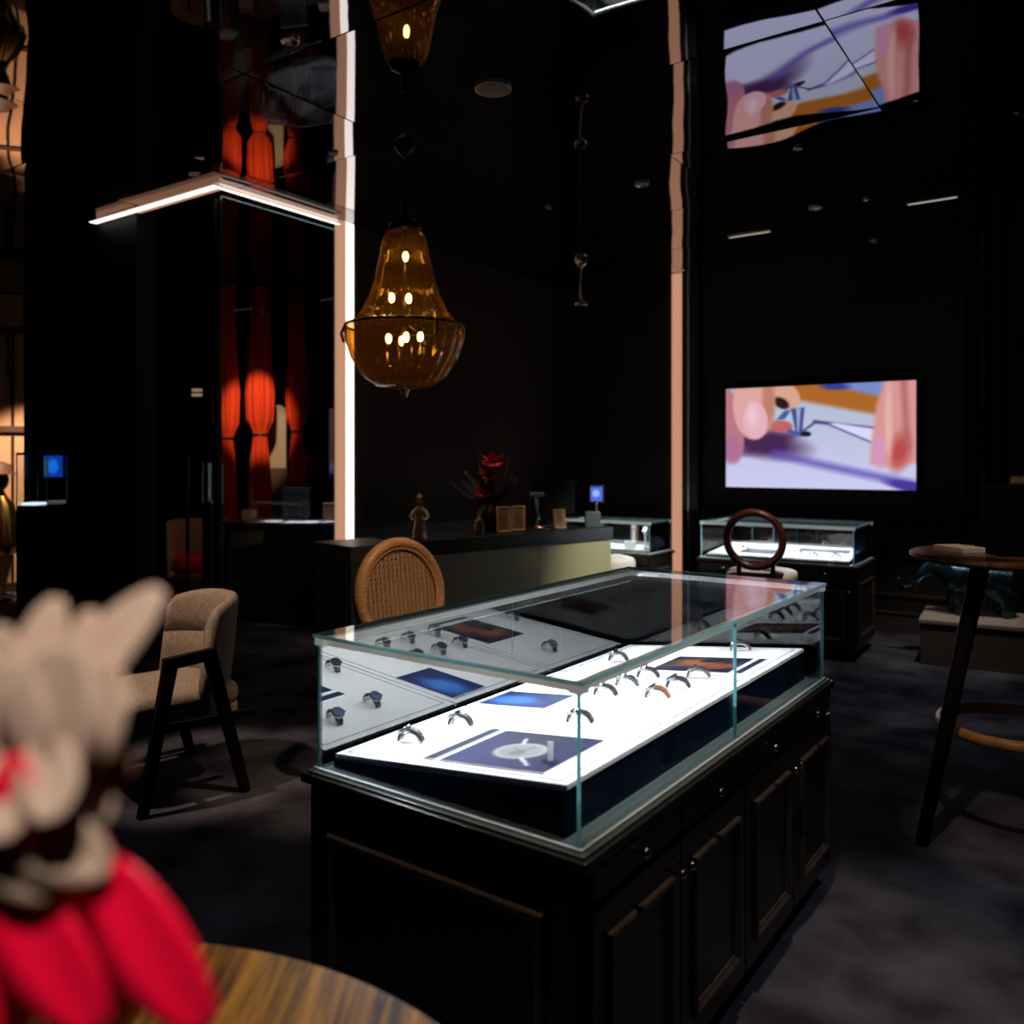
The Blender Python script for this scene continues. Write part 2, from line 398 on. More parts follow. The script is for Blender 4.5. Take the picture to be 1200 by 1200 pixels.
# mirrored ceiling: bulged panels, each a piece of the ceiling
ceil = bpy.data.objects.new('ceiling', None); COL.objects.link(ceil); ceil.rotation_euler = (0, 0, ROOM_ROT)
structure(ceil)
PA, PB = 1.22, 1.10
rc = random.Random(3)
for i in range(-9, 4):
    for j in range(-6, 5):
        a0 = -1.0 + i*PA; b0 = 3.75 + j*PB
        a1, b1 = a0 + PA, b0 + PB
        a0c, a1c = max(a0, -12.5), min(a1, 3.0); b0c, b1c = max(b0, -3.0), min(b1, B_BACK)
        if a1c - a0c < 0.05 or b1c - b0c < 0.05: continue
        n = 12; vs = []; fs = []
        ta, tb = rc.uniform(-0.0025, 0.0025), rc.uniform(-0.0025, 0.0025); amp = rc.uniform(0.0030, 0.0065)
        ph = rc.uniform(0, 6.28); g = 0.004
        for y in range(n + 1):
            for x in range(n + 1):
                fx = x/n; fy = y/n
                a = a0c + g + (a1c - a0c - 2*g)*fx; b = b0c + g + (b1c - b0c - 2*g)*fy
                U = (a - a0)/PA; V = (b - b0)/PB
                z = CEIL - 0.004 + ta*(U - 0.5) + tb*(V - 0.5) - amp*(math.sin(PI*U)*math.sin(PI*V)) \
                    + 0.0011*math.sin(2*PI*U*1.5 + ph)*math.sin(2*PI*V*1.3 + ph*0.7)
                vs.append((a, b, z))
        for y in range(n):
            for x in range(n):
                k = y*(n+1) + x; fs.append((k, k + n + 1, k + n + 2, k + 1))
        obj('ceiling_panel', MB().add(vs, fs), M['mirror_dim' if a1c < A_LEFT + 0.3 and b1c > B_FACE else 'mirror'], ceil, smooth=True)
obj('ceiling_backing', MB().box(-12.5, -3.0, CEIL + 0.01, 3.2, B_BACK + 0.15, CEIL + 0.1), M['seam'], ceil)

# LED trims along the walls; copper faces glow in place of LED light
def trim(n, shapes, m):
    mb = MB()
    for s_ in shapes: mb.box(*s_)
    return structure(obj('trim_%d' % n, mb, m, rot=ROOM_ROT))
trim(1, [(A_LEFT - 0.02, 4.66, 0.0, A_LEFT + 0.012, 4.745, CEIL - 0.012)], M['copper_glow'])
trim(2, [(A_LEFT - 0.02, 4.745, 0.0, A_LEFT + 0.016, 4.83, CEIL - 0.012)], M['white_light'])
trim(3, [(A_LEFT - 0.03, B_FACE, CEIL - 0.03, A_LEFT + 0.012, 4.66, CEIL - 0.012)], M['pink_light'])
trim(4, [(-6.43, B_FACE - 0.012, CEIL - 0.05, A_LEFT + 0.012, B_FACE + 0.03, CEIL - 0.012)], M['copper_glow'])
def led_shelf(n, a0, b0, a1, b1):           # profile that shines downwards only
    z = CEIL - 0.054
    mb = MB().box(a0, b0, z, a1, b1, z + 0.006); mb.mi = [1, 0, 0, 0, 0, 0]
    return structure(obj('trim_%d' % n, mb, [M['alu'], M['white_light']], rot=ROOM_ROT))
led_shelf(5, -6.43, B_FACE - 0.075, A_LEFT + 0.055, B_FACE - 0.012)
led_shelf(13, A_LEFT + 0.012, B_FACE - 0.012, A_LEFT + 0.055, 4.66)
trim(6, [(-3.61, B_BACK - 0.02, 0.0, -3.485, B_BACK, CEIL - 0.012)], M['copper_glow'])
trim(7, [(-3.485, B_BACK - 0.024, 0.0, -3.465, B_BACK, CEIL - 0.012)], M['pink_light'])
trim(8, [(-3.465, B_BACK - 0.10, 0.0, -3.30, B_BACK, CEIL - 0.012)], M['black_paint'])
trim(9, [(-3.402, B_BACK - 0.112, 0.0, -3.388, B_BACK - 0.10, CEIL - 0.012)], M['alu'])
# slim corner post and the glass partition of the inner room
trim(10, [(A_LEFT - 0.03, B_FACE - 0.01, 0.0, A_LEFT + 0.005, B_FACE + 0.025, CEIL - 0.12)], M['dark_metal'])
gw = structure(obj('window_1', MB().pane(A_LEFT - 0.012, B_FACE + 0.03, 0.0, A_LEFT, 4.66, CEIL - 0.09), [M['glass'], M['glass_edge']], rot=ROOM_ROT))
# panel mouldings of the wall behind the television, skirting, pilaster
PROF = [(0, 0), (0.0, 0.012), (0.012, 0.02), (0.03, 0.014), (0.04, 0.006), (0.045, 0)]
mb = MB()
for a0, a1, z0, z1 in ((-3.25, -2.62, 0.30, 0.78), (-2.55, -1.05, 0.30, 0.66), (-1.9, -0.98, 0.9, 2.9)):
    mb.ring_frame((a0, B_BACK, z0), (1, 0, 0), (0, 0, 1), 0, (0, -1, 0), a1 - a0, z1 - z0, PROF)
structure(obj('trim_11', mb, M['wall_dark'], rot=ROOM_ROT))
trim(12, [(-0.92, B_BACK - 0.05, 0, -0.90, B_BACK, CEIL - 0.01), (-0.87, B_BACK - 0.07, 0, -0.82, B_BACK, CEIL - 0.01), (-0.78, B_BACK - 0.05, 0, -0.74, B_BACK, CEIL - 0.01)], M['wall_dark'])
structure(obj('baseboard_back', MB().box(-3.30, B_BACK - 0.03, 0, 3.0, B_BACK, 0.09).box(-3.30, B_BACK - 0.022, 0.09, 3.0, B_BACK, 0.16).box(-3.30, B_BACK - 0.035, 0.16, 3.0, B_BACK, 0.18), mat('skirting', (0.075, 0.065, 0.06), 0.45), rot=ROOM_ROT, bevel=0.004))
structure(obj('baseboard_left', MB().box(A_LEFT, 4.83, 0, A_LEFT + 0.025, B_BACK, 0.12), M['wall_dark'], rot=ROOM_ROT, bevel=0.004))

# ------------------------------------------------------------------ display cases
MOULD = [(0, 0), (0.0, 0.010), (0.004, 0.013), (0.012, 0.013), (0.02, 0.006), (0.026, 0.004), (0.028, 0)]
def display_case(label, loc, rotz, W_, L_, zb, zt, tray_lo, tray_hi, nseg, power, doors, split, inset=0.03, group='glass display cases'):
    """local x: depth, 0 = back, W_ = door side; local y: length"""
    t = thing('display_case', label, 'display case', loc, rotz, group)
    obj('cabinet_body', MB().box(0.022, 0.022, 0.08, W_ - 0.022, L_ - 0.022, zb - 0.03), M['black_wood'], t, bevel=0.003)
    obj('plinth', MB().box(0.07, 0.07, 0.0, W_ - 0.07, L_ - 0.07, 0.08), M['black_paint'], t)
    obj('cabinet_top', MB().box(0, 0, zb - 0.03, W_, L_, zb - 0.006), M['black_wood'], t, bevel=0.004)
    n = doors; w = (L_ - 0.06)/n
    zd = zb - 0.115
    for k in range(n):
        y0 = 0.03 + k*w + 0.004; y1 = y0 + w - 0.008
        d = obj('drawer', MB().box(W_ - 0.022, y0, zd + 0.014, W_ - 0.006, y1, zb - 0.036), M['black_wood'], t, bevel=0.003)
        kn = MB(); kn.T = Matrix.Translation((W_ - 0.006, (y0 + y1)/2, (zd + zb - 0.022)/2)) @ Matrix.Rotation(PI/2, 4, 'Y')
        obj('knob', kn.lathe([(0.004, 0), (0.005, 0.008), (0.011, 0.012), (0.012, 0.018), (0.007, 0.023), (0.001, 0.024)], 12), M['pewter'], d, smooth=True)
        d = obj('door', MB().box(W_ - 0.022, y0, 0.085, W_ - 0.004, y1, zd), M['black_wood'], t, bevel=0.003)
        mm = MB().ring_frame((W_ - 0.004, y0 + 0.055, 0.15), (0, 1, 0), (0, 0, 1), 0, (1, 0, 0), y1 - y0 - 0.11, zd - 0.15 - 0.065, MOULD)
        obj('moulding', mm, M['mould'], d)
        yk = (y1 - 0.022) if k % 2 == 0 else (y0 + 0.022)
        kn = MB(); kn.T = Matrix.Translation((W_ - 0.004, yk, zd - 0.07)) @ Matrix.Rotation(PI/2, 4, 'Y')
        obj('knob', kn.lathe([(0.004, 0), (0.005, 0.008), (0.011, 0.012), (0.012, 0.018), (0.007, 0.023), (0.001, 0.024)], 12), M['pewter'], d, smooth=True)
    for yy, nn in ((0.022, -1), (L_ - 0.022, 1)):
        e = MB().box(0.03, min(yy, yy + nn*0.014), 0.085, W_ - 0.03, max(yy, yy + nn*0.014), zb - 0.036)
        ep = obj('end_panel', e, M['black_wood'], t, bevel=0.003)
        u = (1, 0, 0)
        mm = MB().ring_frame((0.10, yy + nn*0.014, 0.16), u, (0, 0, 1), 0, (0, nn, 0), W_ - 0.20, zb - 0.135 - 0.16, MOULD)
        obj('moulding', mm, M['mould'], ep)
    # glass hood
    g = 0.009; x0, x1, y0, y1 = inset, W_ - inset, inset, L_ - inset
    gm = [M['glass'], M['glass_edge']]
    obj('glass_base', MB().box(0.012, 0.012, zb - 0.006, W_ - 0.012, L_ - 0.012, zb), M['pale_base'], t, bevel=0.002)
    cuts = [y0] + [y0 + (y1 - y0)*k/split for k in range(1, split)] + [y1]
    for xa in (x0, x1 - g):
        for c0, c1 in zip(cuts, cuts[1:]):
            obj('glass_pane' if xa > x0 else 'sliding_glass', MB().pane(xa, c0 + 0.0008, zb, xa + g, c1 - 0.0008, zt - g), gm if xa > x0 else [M['glass_back'], M['glass_edge']], t)
    for ya in (y0, y1 - g):
        obj('glass_pane', MB().pane(x0 + g, ya, zb, x1 - g, ya + g, zt - g), gm if ya == y0 else [M['glass_end'], M['glass_edge']], t)
    obj('glass_top', MB().pane(x0 - 0.008, y0 - 0.008, zt - g, x1 + 0.008, y1 + 0.008, zt), gm, t)
    e = 0.007
    for b_ in ((x0 - e, y0 - e, x1 + e, y0), (x0 - e, y1, x1 + e, y1 + e), (x0 - e, y0, x0, y1), (x1, y0, x1 + e, y1)):
        obj('base_rail', MB().box(b_[0], b_[1], zb, b_[2], b_[3], zb + 0.006), M['rail_pale'], t)
    r = 0.018
    for b_ in ((x0 + g, y0 + g, x0 + g + r, y1 - g), (x1 - g - r, y0 + g, x1 - g, y1 - g), (x0 + g + r, y0 + g, x1 - g - r, y0 + g + r), (x0 + g + r, y1 - g - r, x1 - g - r, y1 - g)):
        obj('light_bar', MB().box(b_[0], b_[1], zt - g - r - 0.001, b_[2], b_[3], zt - g - 0.001), M['bar_grey'], t)
    for cx in (x0 - 0.005, x1 - 0.027):
        for cy in (y0 - 0.005, y1 - 0.027):
            obj('corner_clip', MB().box(cx, cy, zt - g - 0.019, cx + 0.032, cy + 0.032, zt - g - 0.0005), M['bar_grey'], t, bevel=0.002)
    for xa, tilt in ((x0 + g + r + 0.004, -1), (x1 - g - r - 0.004, 1)):
        d = bpy.data.lights.new('case_led', 'AREA'); d.shape = 'RECTANGLE'; d.size = 0.006; d.size_y = (y1 - y0) - 0.08
        d.energy = power*(1.45 if tilt < 0 else 0.55); d.color = (0.86, 0.93, 1.0); d.spread = R(150)
        l = bpy.data.objects.new('case_led', d); COL.objects.link(l); l.parent = t
        l.location = (xa, (y0 + y1)/2, zt - g - r - 0.004)
        l.rotation_euler = (0, R(52)*tilt, 0)
    # sloping riser and its white trays
    rx0, rx1, ry0, ry1 = x0 + 0.028, x1 - 0.055, y0 + 0.03, y1 - 0.045
    hz = lambda x: tray_lo + (tray_hi - tray_lo)*(x - rx0)/(rx1 - rx0)
    vs = [(rx0, ry0, zb), (rx1, ry0, zb), (rx1, ry1, zb), (rx0, ry1, zb), (rx0, ry0, hz(rx0) - 0.012), (rx1, ry0, hz(rx1) - 0.012), (rx1, ry1, hz(rx1) - 0.012), (rx0, ry1, hz(rx0) - 0.012)]
    obj('riser', MB().add(vs, [(0,3,2,1),(4,5,6,7),(0,1,5,4),(1,2,6,5),(2,3,7,6),(3,0,4,7)]), M['navy'], t)
    sl = math.atan2(tray_hi - tray_lo, rx1 - rx0); Ls = math.hypot(rx1 - rx0, tray_hi - tray_lo)
    seg = (ry1 - ry0)/nseg
    trays = []
    for k in range(nseg):
        p = obj('tray', MB().box(0, 0.005, -0.012, Ls, seg - 0.005, 0), M['white_card'], t, bevel=0.0015)
        p.location = (rx0, ry0 + k*seg, hz(rx0)); p.rotation_euler = (0, -sl, 0)
        f = 0.024; q = MB()
        q.ring_frame((f, f, 0), (1, 0, 0), (0, 1, 0), 0, (0, 0, 1), Ls - 2*f, seg - 2*f, [(0, 0), (0, 0.0012), (0.004, 0.0012), (0.004, 0)])
        obj('tray_line', q, M['grey_line'], p)
        trays.append(p)
    return t, trays, (rx0, ry0, rx1, ry1, hz, sl, Ls, seg)

TC = R(36)
case1_loc = (-1.69*math.cos(TC) + 1.42*math.sin(TC), 1.69*math.sin(TC) + 1.42*math.cos(TC), 0)
case1, trays1, g1 = display_case('large black display case in the middle with a lit glass hood', case1_loc, -TC, 0.835, 1.71, 0.72, 1.06, 0.755, 0.83, 3, 10.5, 4, 2)
c2a, c2b = Vector((-0.545, -0.839)), Vector((0.839, -0.545))
case2, trays2, g2 = display_case('black display case with lit white trays below the television', (1.899, 7.555, 0), math.atan2(-0.839, -0.545), 0.75, 1.24, 0.706, 1.0, 0.775, 0.735, 2, 5, 3, 2)
case3, trays3, g3 = display_case('smaller display case beside the far end of the counter', (0.719, 8.385, 0), math.atan2(-0.819, -0.574), 0.5, 0.95, 0.668, 0.95, 0.70, 0.69, 1, 2.2, 2, 1)

# prints on the trays (flat cards)
def art_watch(u, v):
    c = np.zeros(u.shape + (3,)); c[:] = (0.015, 0.035, 0.20)
    c += (np.sin(u*5 + v*3)*0.03 + 0.06*(1 - v))[..., None]*np.array([0.4, 0.7, 1.6])
    c = blend(c, ell(u, v, 0.50, 0.46, 0.235, 0.23), (150, 150, 150)); c = blend(c, ell(u, v, 0.50, 0.46, 0.195, 0.19), (120, 124, 124))
    c = blend(c, ell(u, v, 0.50, 0.40, 0.07, 0.07), (95, 98, 98))
    c = blend(c, line(u, v, (0.5, 0.46), (0.56, 0.6), 0.006), (60, 60, 70)); c = blend(c, line(u, v, (0.5, 0.46), (0.40, 0.52), 0.006), (60, 60, 70))
    c = blend(c, line(u, v, (0.62, 0.28), (0.78, 0.12), 0.012), (210, 215, 225)); c = blend(c, line(u, v, (0.40, 0.66), (0.34, 0.80), 0.012), (200, 205, 220))
    return np.clip(c, 0, 1)
def art_copper(u, v):
    c = np.zeros(u.shape + (3,)); c[:] = (0.035, 0.05, 0.15)
    c = blend(c, ell(u, v, 0.42, 0.62, 0.30, 0.28, 0.9), (130, 75, 40)); c = blend(c, ell(u, v, 0.75, 0.35, 0.25, 0.16, 0.8, 0.5), (110, 55, 40))
    c = blend(c, ell(u, v, 0.55, 0.75, 0.16, 0.14, 0.5), (20, 26, 50)); c = blend(c, line(u, v, (0.1, 0.3), (0.9, 0.55), 0.03, 0.08), (120, 70, 60))
    return np.clip(c, 0, 1)
def art_blue(u, v):
    c = np.zeros(u.shape + (3,)); c[:] = (0.03, 0.10, 0.26)
    c = blend(c, ell(u, v, 0.35, 0.4, 0.4, 0.3, 0.9), (40, 80, 140)); c = blend(c, ell(u, v, 0.8, 0.7, 0.2, 0.25, 0.6), (12, 30, 70))
    return np.clip(c, 0, 1)
def art_dark(u, v):
    c = np.zeros(u.shape + (3,)); c[:] = (0.20, 0.22, 0.28)
    c = blend(c, ell(u, v, 0.5, 0.5, 0.3, 0.3, 0.5), (90, 95, 110)); return np.clip(c, 0, 1)
def print_card(tray, x, y, w, h, fn, name='printed_card'):
    o = obj(name, MB().box(x, y, 0.0, x + w, y + h, 0.0028), M['white_card'], tray)
    return painted('card_print', w - 0.004, h - 0.004, 48, 40, fn, M['print'], tray, (x + 0.002, y + 0.002, 0.0034))
# tray 0 nearest the camera: strip and dial poster; tray 1: blue card; tray 2: copper card
print_card(trays1[0], 0.262, 0.045, 0.034, 0.275, lambda u, v: np.zeros(u.shape + (3,)) + np.array([0.05, 0.08, 0.22]))
print_card(trays1[0], 0.312, 0.045, 0.30, 0.27, art_watch)
print_card(trays1[1], 0.03, 0.02, 0.245, 0.17, art_blue)
print_card(trays1[2], 0.32, 0.06, 0.28, 0.24, art_copper)
print_card(trays1[2], 0.615, 0.06, 0.03, 0.24, lambda u, v: np.zeros(u.shape + (3,)) + np.array([0.10, 0.12, 0.22]))
print_card(trays2[0], 0.28, 0.23, 0.22, 0.28, art_dark)
print_card(trays2[1], 0.12, 0.08, 0.16, 0.40, art_dark)

# wristwatches on the trays: strap bent over a cuff, round case with dial
def make_watch(strap_m):
    root = bpy.data.objects.new('wristwatch', None); COL.objects.link(root); root.empty_display_size = 0.02
    def pt(a, r=1.0): return (0.034*math.cos(a)*r, 0, 0.004 + 0.029*math.sin(a)*r)
    mb = MB()
    for k in range(14):
        a = R(-2) + (PI + R(4))*k/14; b = a + (PI)/14*0.92
        mb.bar(pt(a), pt(b), 0.021 - 0.005*abs(k - 6.5)/6.5, 0.006, (math.cos(a), 0, math.sin(a)))
    obj('strap', mb, strap_m, root)
    c = MB(); c.T = Matrix.Translation(pt(R(118), 1.06)) @ Matrix.Rotation(-R(28), 4, 'Y')
    c.lathe([(0.017, -0.004), (0.0195, -0.001), (0.0195, 0.003), (0.0175, 0.0055), (0.0165, 0.005)], 24)
    cs = obj('case', c, M['chrome'], root, smooth=False)
    cr = MB(); cr.T = c.T; cr.bar((0, 0.0195, 0.001), (0, 0.0235, 0.001), 0.004, 0.004); cr.T = c.T
    obj('crown', cr, M['chrome'], cs)
    d = MB(); d.T = c.T; d.lathe([(0.0162, 0.0050), (0.0162, 0.0057), (0.0001, 0.0058)], 24)
    obj('dial', d, M['dial_dark'], cs)
    h = MB(); h.T = c.T @ Matrix.Translation((0, 0, 0.0066)); h.box(-0.0008, 0, 0, 0.0008, 0.012, 0.0005); h.box(0, -0.0008, 0, 0.009, 0.0008, 0.0005)
    obj('hands', h, M['chrome'], cs)
    cuff = MB()
    rings = []
    for k in range(13):
        a = R(6) + (PI - R(12))*k/12
        rings.append([(0.029*math.cos(a)*q, y, 0.003 + 0.023*math.sin(a)*q) for q, y in ((1, -0.012), (1, 0.012), (0.9, 0.012), (0.9, -0.012))])
    cuff.loft(rings)
    obj('cuff', cuff, M['white_card'], root)
    return root
watch_protos = [make_watch(M['steel_strap']), make_watch(M['strap_dark']), make_watch(M['strap_brown'])]
used = set()
def place_watch(kind, case, a, b, z, label, rz=0.0, group='wristwatches on the white trays', sl=0.0):
    p = watch_protos[kind]
    o = p if kind not in used else copy_tree(p)
    used.add(kind)
    m = case.matrix_world
    bpy.context.view_layer.update()
    q = case.matrix_world @ Vector((a, b, z))
    o.location = q; o.rotation_euler = (case.matrix_world.to_3x3() @ Matrix.Rotation(-sl, 3, 'Y') @ Matrix.Rotation(rz, 3, 'Z')).to_euler()
    return tag(o, label, 'watch', group)
def on_case1(kind, aw, bw, label, rz=0.0):   # room-like coordinates of the case's own axes
    a, b = aw + 1.69, bw - 1.42
    return place_watch(kind, case1, a, b, g1[4](a) + 0.0005, label, rz, 'wristwatches in the large case', g1[5])
on_case1(1, -1.506, 1.63, 'wristwatch alone on the nearest tray, left of the dial poster', 0.25)
on_case1(1, -1.175, 1.923, 'wristwatch right behind the blue dial poster on the nearest tray', 0.2)
on_case1(1, -1.267, 2.219, 'wristwatch at the left end of the back row of six', 0.15)
on_case1(0, -1.265, 2.349, 'middle wristwatch of the back row of six', 0.2)
on_case1(1, -1.258, 2.478, 'wristwatch at the far end of the back row of six', 0.2)
on_case1(2, -1.101, 2.228, 'brown strapped wristwatch at the near end of the front row of six', 0.15)
on_case1(1, -1.10, 2.363, 'middle wristwatch of the front row of six', 0.2)
on_case1(0, -1.10, 2.511, 'silver wristwatch at the far end of the front row of six', 0.25)
on_case1(0, -1.142, 2.976, 'silver wristwatch behind the copper picture on the farthest tray', 0.3)
on_case1(1, -1.48, 1.80, 'wristwatch at the back of the nearest tray beside the rear glass', 0.2)
on_case1(1, -1.50, 2.72, 'wristwatch near the rear glass on the farthest tray', 0.2)
for k, (a, b, s) in enumerate(((0.42, 0.30, 'left of the middle'), (0.50, 0.75, 'at the middle'), (0.56, 0.88, 'right of the middle'), (0.56, 1.05, 'near the right end'))):
    place_watch((0, 1, 1, 0)[k], case2, a, b, g2[4](a) + 0.001, 'small wristwatch on the tray below the television, ' + s, PI/2 + 0.2, 'wristwatches in the case below the television', g2[5])
# clear price holder standing on the dial poster
ph = thing('price_holder', 'small clear acrylic holder standing on the blue dial poster', 'price holder')
bpy.context.view_layer.update()
ph.location = case1.matrix_world @ Vector((-1.056 + 1.69, 1.60 - 1.42, g1[4](0.634) + 0.004)); ph.rotation_euler = (0, 0, -0.2)
obj('foot', MB().box(-0.02, -0.012, 0, 0.02, 0.012, 0.002), M['glass'], ph)
obj('card', MB().box(-0.006, -0.001, 0.002, 0.006, 0.001, 0.045), M['paper'], ph, bevel=0.0005)
# third case: two small watch stands
for x, y, h_, lb in ((0.30, 0.42, 0.15, 'white watch bust at the left in the case by the counter'), (0.36, 0.83, 0.20, 'tall white watch stand at the glass corner by the counter')):
    w_ = thing('watch_stand', lb, 'watch stand', group='watch stands in the far case')
    w_.location = case3.matrix_world @ Vector((x, y, 0.70))
    obj('stand', MB().lathe([(0.03, 0), (0.03, 0.008), (0.012, 0.02), (0.010, h_*0.6), (0.022, h_*0.72), (0.024, h_*0.9), (0.012, h_), (0.001, h_)], 16), M['white_card'], w_, smooth=True)
    obj('watch_band', MB().tube([(0.026*math.cos(q), 0.03*math.sin(q), h_*0.8) for q in [2*PI*i/16 for i in range(16)]], 0.006, 6, True), M['chrome'], w_, smooth=True)
tag(obj('price_block', MB().box(-0.05, -0.02, 0, 0.05, 0.02, 0.06), M['white_card'], bevel=0.004, loc=case3.matrix_world @ Vector((0.33, 0.66, 0.697)), rot=-TH), 'white block lying between the two watch stands', 'block')

# ------------------------------------------------------------------ television
def tv_art(u, v):
    y = 655 - v*(560 + 80*u); x = 25 + u*1120     # laid out like a 1120 x 640 sketch
    X = x/1000; Y = -y/1000
    def P(*pts): return [(a/1000, -b/1000) for a, b in pts]
    c = np.zeros(u.shape + (3,))
    g = np.clip((y - 150)/500, 0, 1)
    c[..., 0] = 0.70 + 0.10*g; c[..., 1] = 0.74 + 0.06*g; c[..., 2] = 0.82 + 0.13*g
    c = blend(c, soft((y - (60 + (x - 430)*0.165 + 75))/1000, 0.03)*soft((430 - x)/1000, 0.06), (172, 102, 40))
    c = blend(c, soft((y - (28 + (x - 560)*0.22))/1000, 0.03)*soft((600 - x)/1000, 0.1), (118, 140, 200))
    c = blend(c, ell(X, Y, 0.70, -0.06, 0.08, 0.02, 0.8), (50, 60, 150))
    c = blend(c, ell(X, Y, 0.27, -0.40, 0.24, 0.075, 0.9, -0.12), (72, 40, 88))
    c = blend(c, poly(X, Y, P((120, 460), (330, 450), (470, 345), (300, 330)), 0.06), (70, 38, 80))
    c = blend(c, line(X, Y, (0.34, -0.46), (1.14, -0.62), 0.016, 0.05), (92, 78, 175))
    c = blend(c, ell(X, Y, 1.12, -0.635, 0.14, 0.03, 0.6, -0.2), (70, 50, 150))
    c = blend(c, ell(X, Y, 0.055, -0.30, 0.085, 0.21, 0.15, 0.15), (186, 118, 132)); c = blend(c, ell(X, Y, 0.06, -0.44, 0.07, 0.08, 0.5), (175, 112, 150))
    c = blend(c, ell(X, Y, 0.40, -0.12, 0.10, 0.075, 0.15, -0.5), (214, 166, 140)); c = blend(c, ell(X, Y, 0.38, -0.165, 0.05, 0.03, 0.4, -0.4), (40, 24, 26))
    c = blend(c, ell(X, Y, 0.375, -0.30, 0.075, 0.035, 0.25), (190, 100, 100))
    c = blend(c, ell(X, Y, 0.205, -0.18, 0.135, 0.20, 0.08), (222, 165, 160)); c = blend(c, ell(X, Y, 0.30, -0.16, 0.04, 0.15, 0.7), (190, 128, 110))
    c = blend(c, ell(X, Y, 0.215, -0.27, 0.08, 0.105, 0.12), (226, 176, 190)); c = blend(c, ell(X, Y, 0.20, -0.24, 0.03, 0.06, 1.4), (238, 200, 212))
    c = blend(c, poly(X, Y, P((340, 262), (452, 252), (452, 198), (350, 214))), (176, 196, 224)); c = blend(c, poly(X, Y, P((350, 262), (400, 258), (440, 205), (400, 208))), (70, 90, 150))
    c = blend(c, poly(X, Y, P((470, 340), (505, 352), (522, 186), (440, 196))), (62, 72, 128)); c = blend(c, poly(X, Y, P((478, 330), (488, 335), (500, 190), (470, 192))), (150, 170, 215))
    c = blend(c, line(X, Y, (0.43, -0.325), (0.50, -0.345), 0.012), (70, 90, 150)); c = blend(c, ell(X, Y, 0.53, -0.34, 0.032, 0.016, 0.3), (22, 20, 36))
    c = blend(c, line(X, Y, (0.51, -0.325), (0.59, -0.268), 0.006), (60, 66, 120)); c = blend(c, line(X, Y, (0.58, -0.268), (0.92, -0.30), 0.010), (66, 72, 130))
    c = blend(c, poly(X, Y, P((660, 278), (905, 378), (925, 302), (700, 272))), (214, 216, 250)); c = blend(c, line(X, Y, (0.66, -0.28), (0.90, -0.378), 0.005), (80, 84, 150))
    c = blend(c, poly(X, Y, P((900, 505), (1050, 532), (1200, 470), (1200, -20), (985, -20), (930, 180), (905, 390)), 0.03), (214, 150, 148))
    c = blend(c, ell(X, Y, 1.06, -0.43, 0.05, 0.10, 1.1, -0.2), (186, 76, 74)); c = blend(c, ell(X, Y, 0.95, -0.43, 0.035, 0.09, 0.7), (212, 150, 190))
    c = blend(c, ell(X, Y, 1.0, -0.25, 0.02, 0.22, 0.9), (228, 176, 170)); c = blend(c, line(X, Y, (1.08, -0.02), (1.10, -0.40), 0.012, 0.04), (170, 96, 96))
    return np.clip(c, 0, 1)
tv = thing('television', 'wide wall-mounted television showing fingers setting a watch part', 'television', room(-3.03, B_BACK - 0.055, 1.233), ROOM_ROT)
TVW, TVH = 1.68, 0.94
obj('housing', MB().box(-0.012, 0.006, -0.012, TVW + 0.012, 0.055, TVH + 0.012), M['black_paint'], tv, bevel=0.004)
fr = MB(); fr.ring_frame((-0.012, 0.006, -0.012), (1, 0, 0), (0, 0, 1), 0, (0, -1, 0), TVW + 0.024, TVH + 0.024, [(0, 0), (0, 0.008), (0.010, 0.008), (0.0125, 0)])
obj('bezel', fr, M['black_paint'], tv)
painted('screen', TVW, TVH, 300, 170, tv_art, M['tv'], tv, (0, 0.003, 0), flat='xz')

# ------------------------------------------------------------------ counter and what stands on it
CU, CN = Vector((0.754, 0.657, 0)), Vector((-0.657, 0.754, 0))     # along the counter, and away from the camera
C0 = Vector((-1.0405, 5.504, 0)); CROT = math.atan2(0.657, 0.754)
CL, CD, CH = 2.48, 0.46, 0.935
counter = thing('service_counter', 'long olive fronted counter with a dark stone top', 'counter', C0, CROT)
obj('carcass', MB().box(0.02, 0.02, 0.06, CL - 0.02, CD, CH - 0.105), M['black_paint'], counter)
for k in range(3):
    w = (CL - 0.0)/3
    obj('front_panel', MB().box(k*w + 0.002, 0.0, 0.06, (k + 1)*w - 0.002, 0.02, CH - 0.105), M['olive'], counter, bevel=0.002)
obj('end_panel', MB().box(-0.001, 0.021, 0.06, 0.02, CD, CH - 0.105), M['olive'], counter)
obj('plinth', MB().box(0.04, 0.05, 0, CL - 0.04, CD - 0.04, 0.06), M['black_paint'], counter)
obj('worktop', MB().box(0.40, -0.015, CH - 0.10, CL + 0.01, CD + 0.015, CH), M['counter_top'], counter, bevel=0.003)
obj('end_box', MB().box(-0.01, -0.015, CH - 0.105, 0.40, CD + 0.015, CH), M['olive'], counter, bevel=0.003, label='olive raised end of the worktop')
def on_counter(t, n, z=0.0): p = C0 + CU*(t - 0.25) + CN*n; return (p.x, p.y, CH + z)
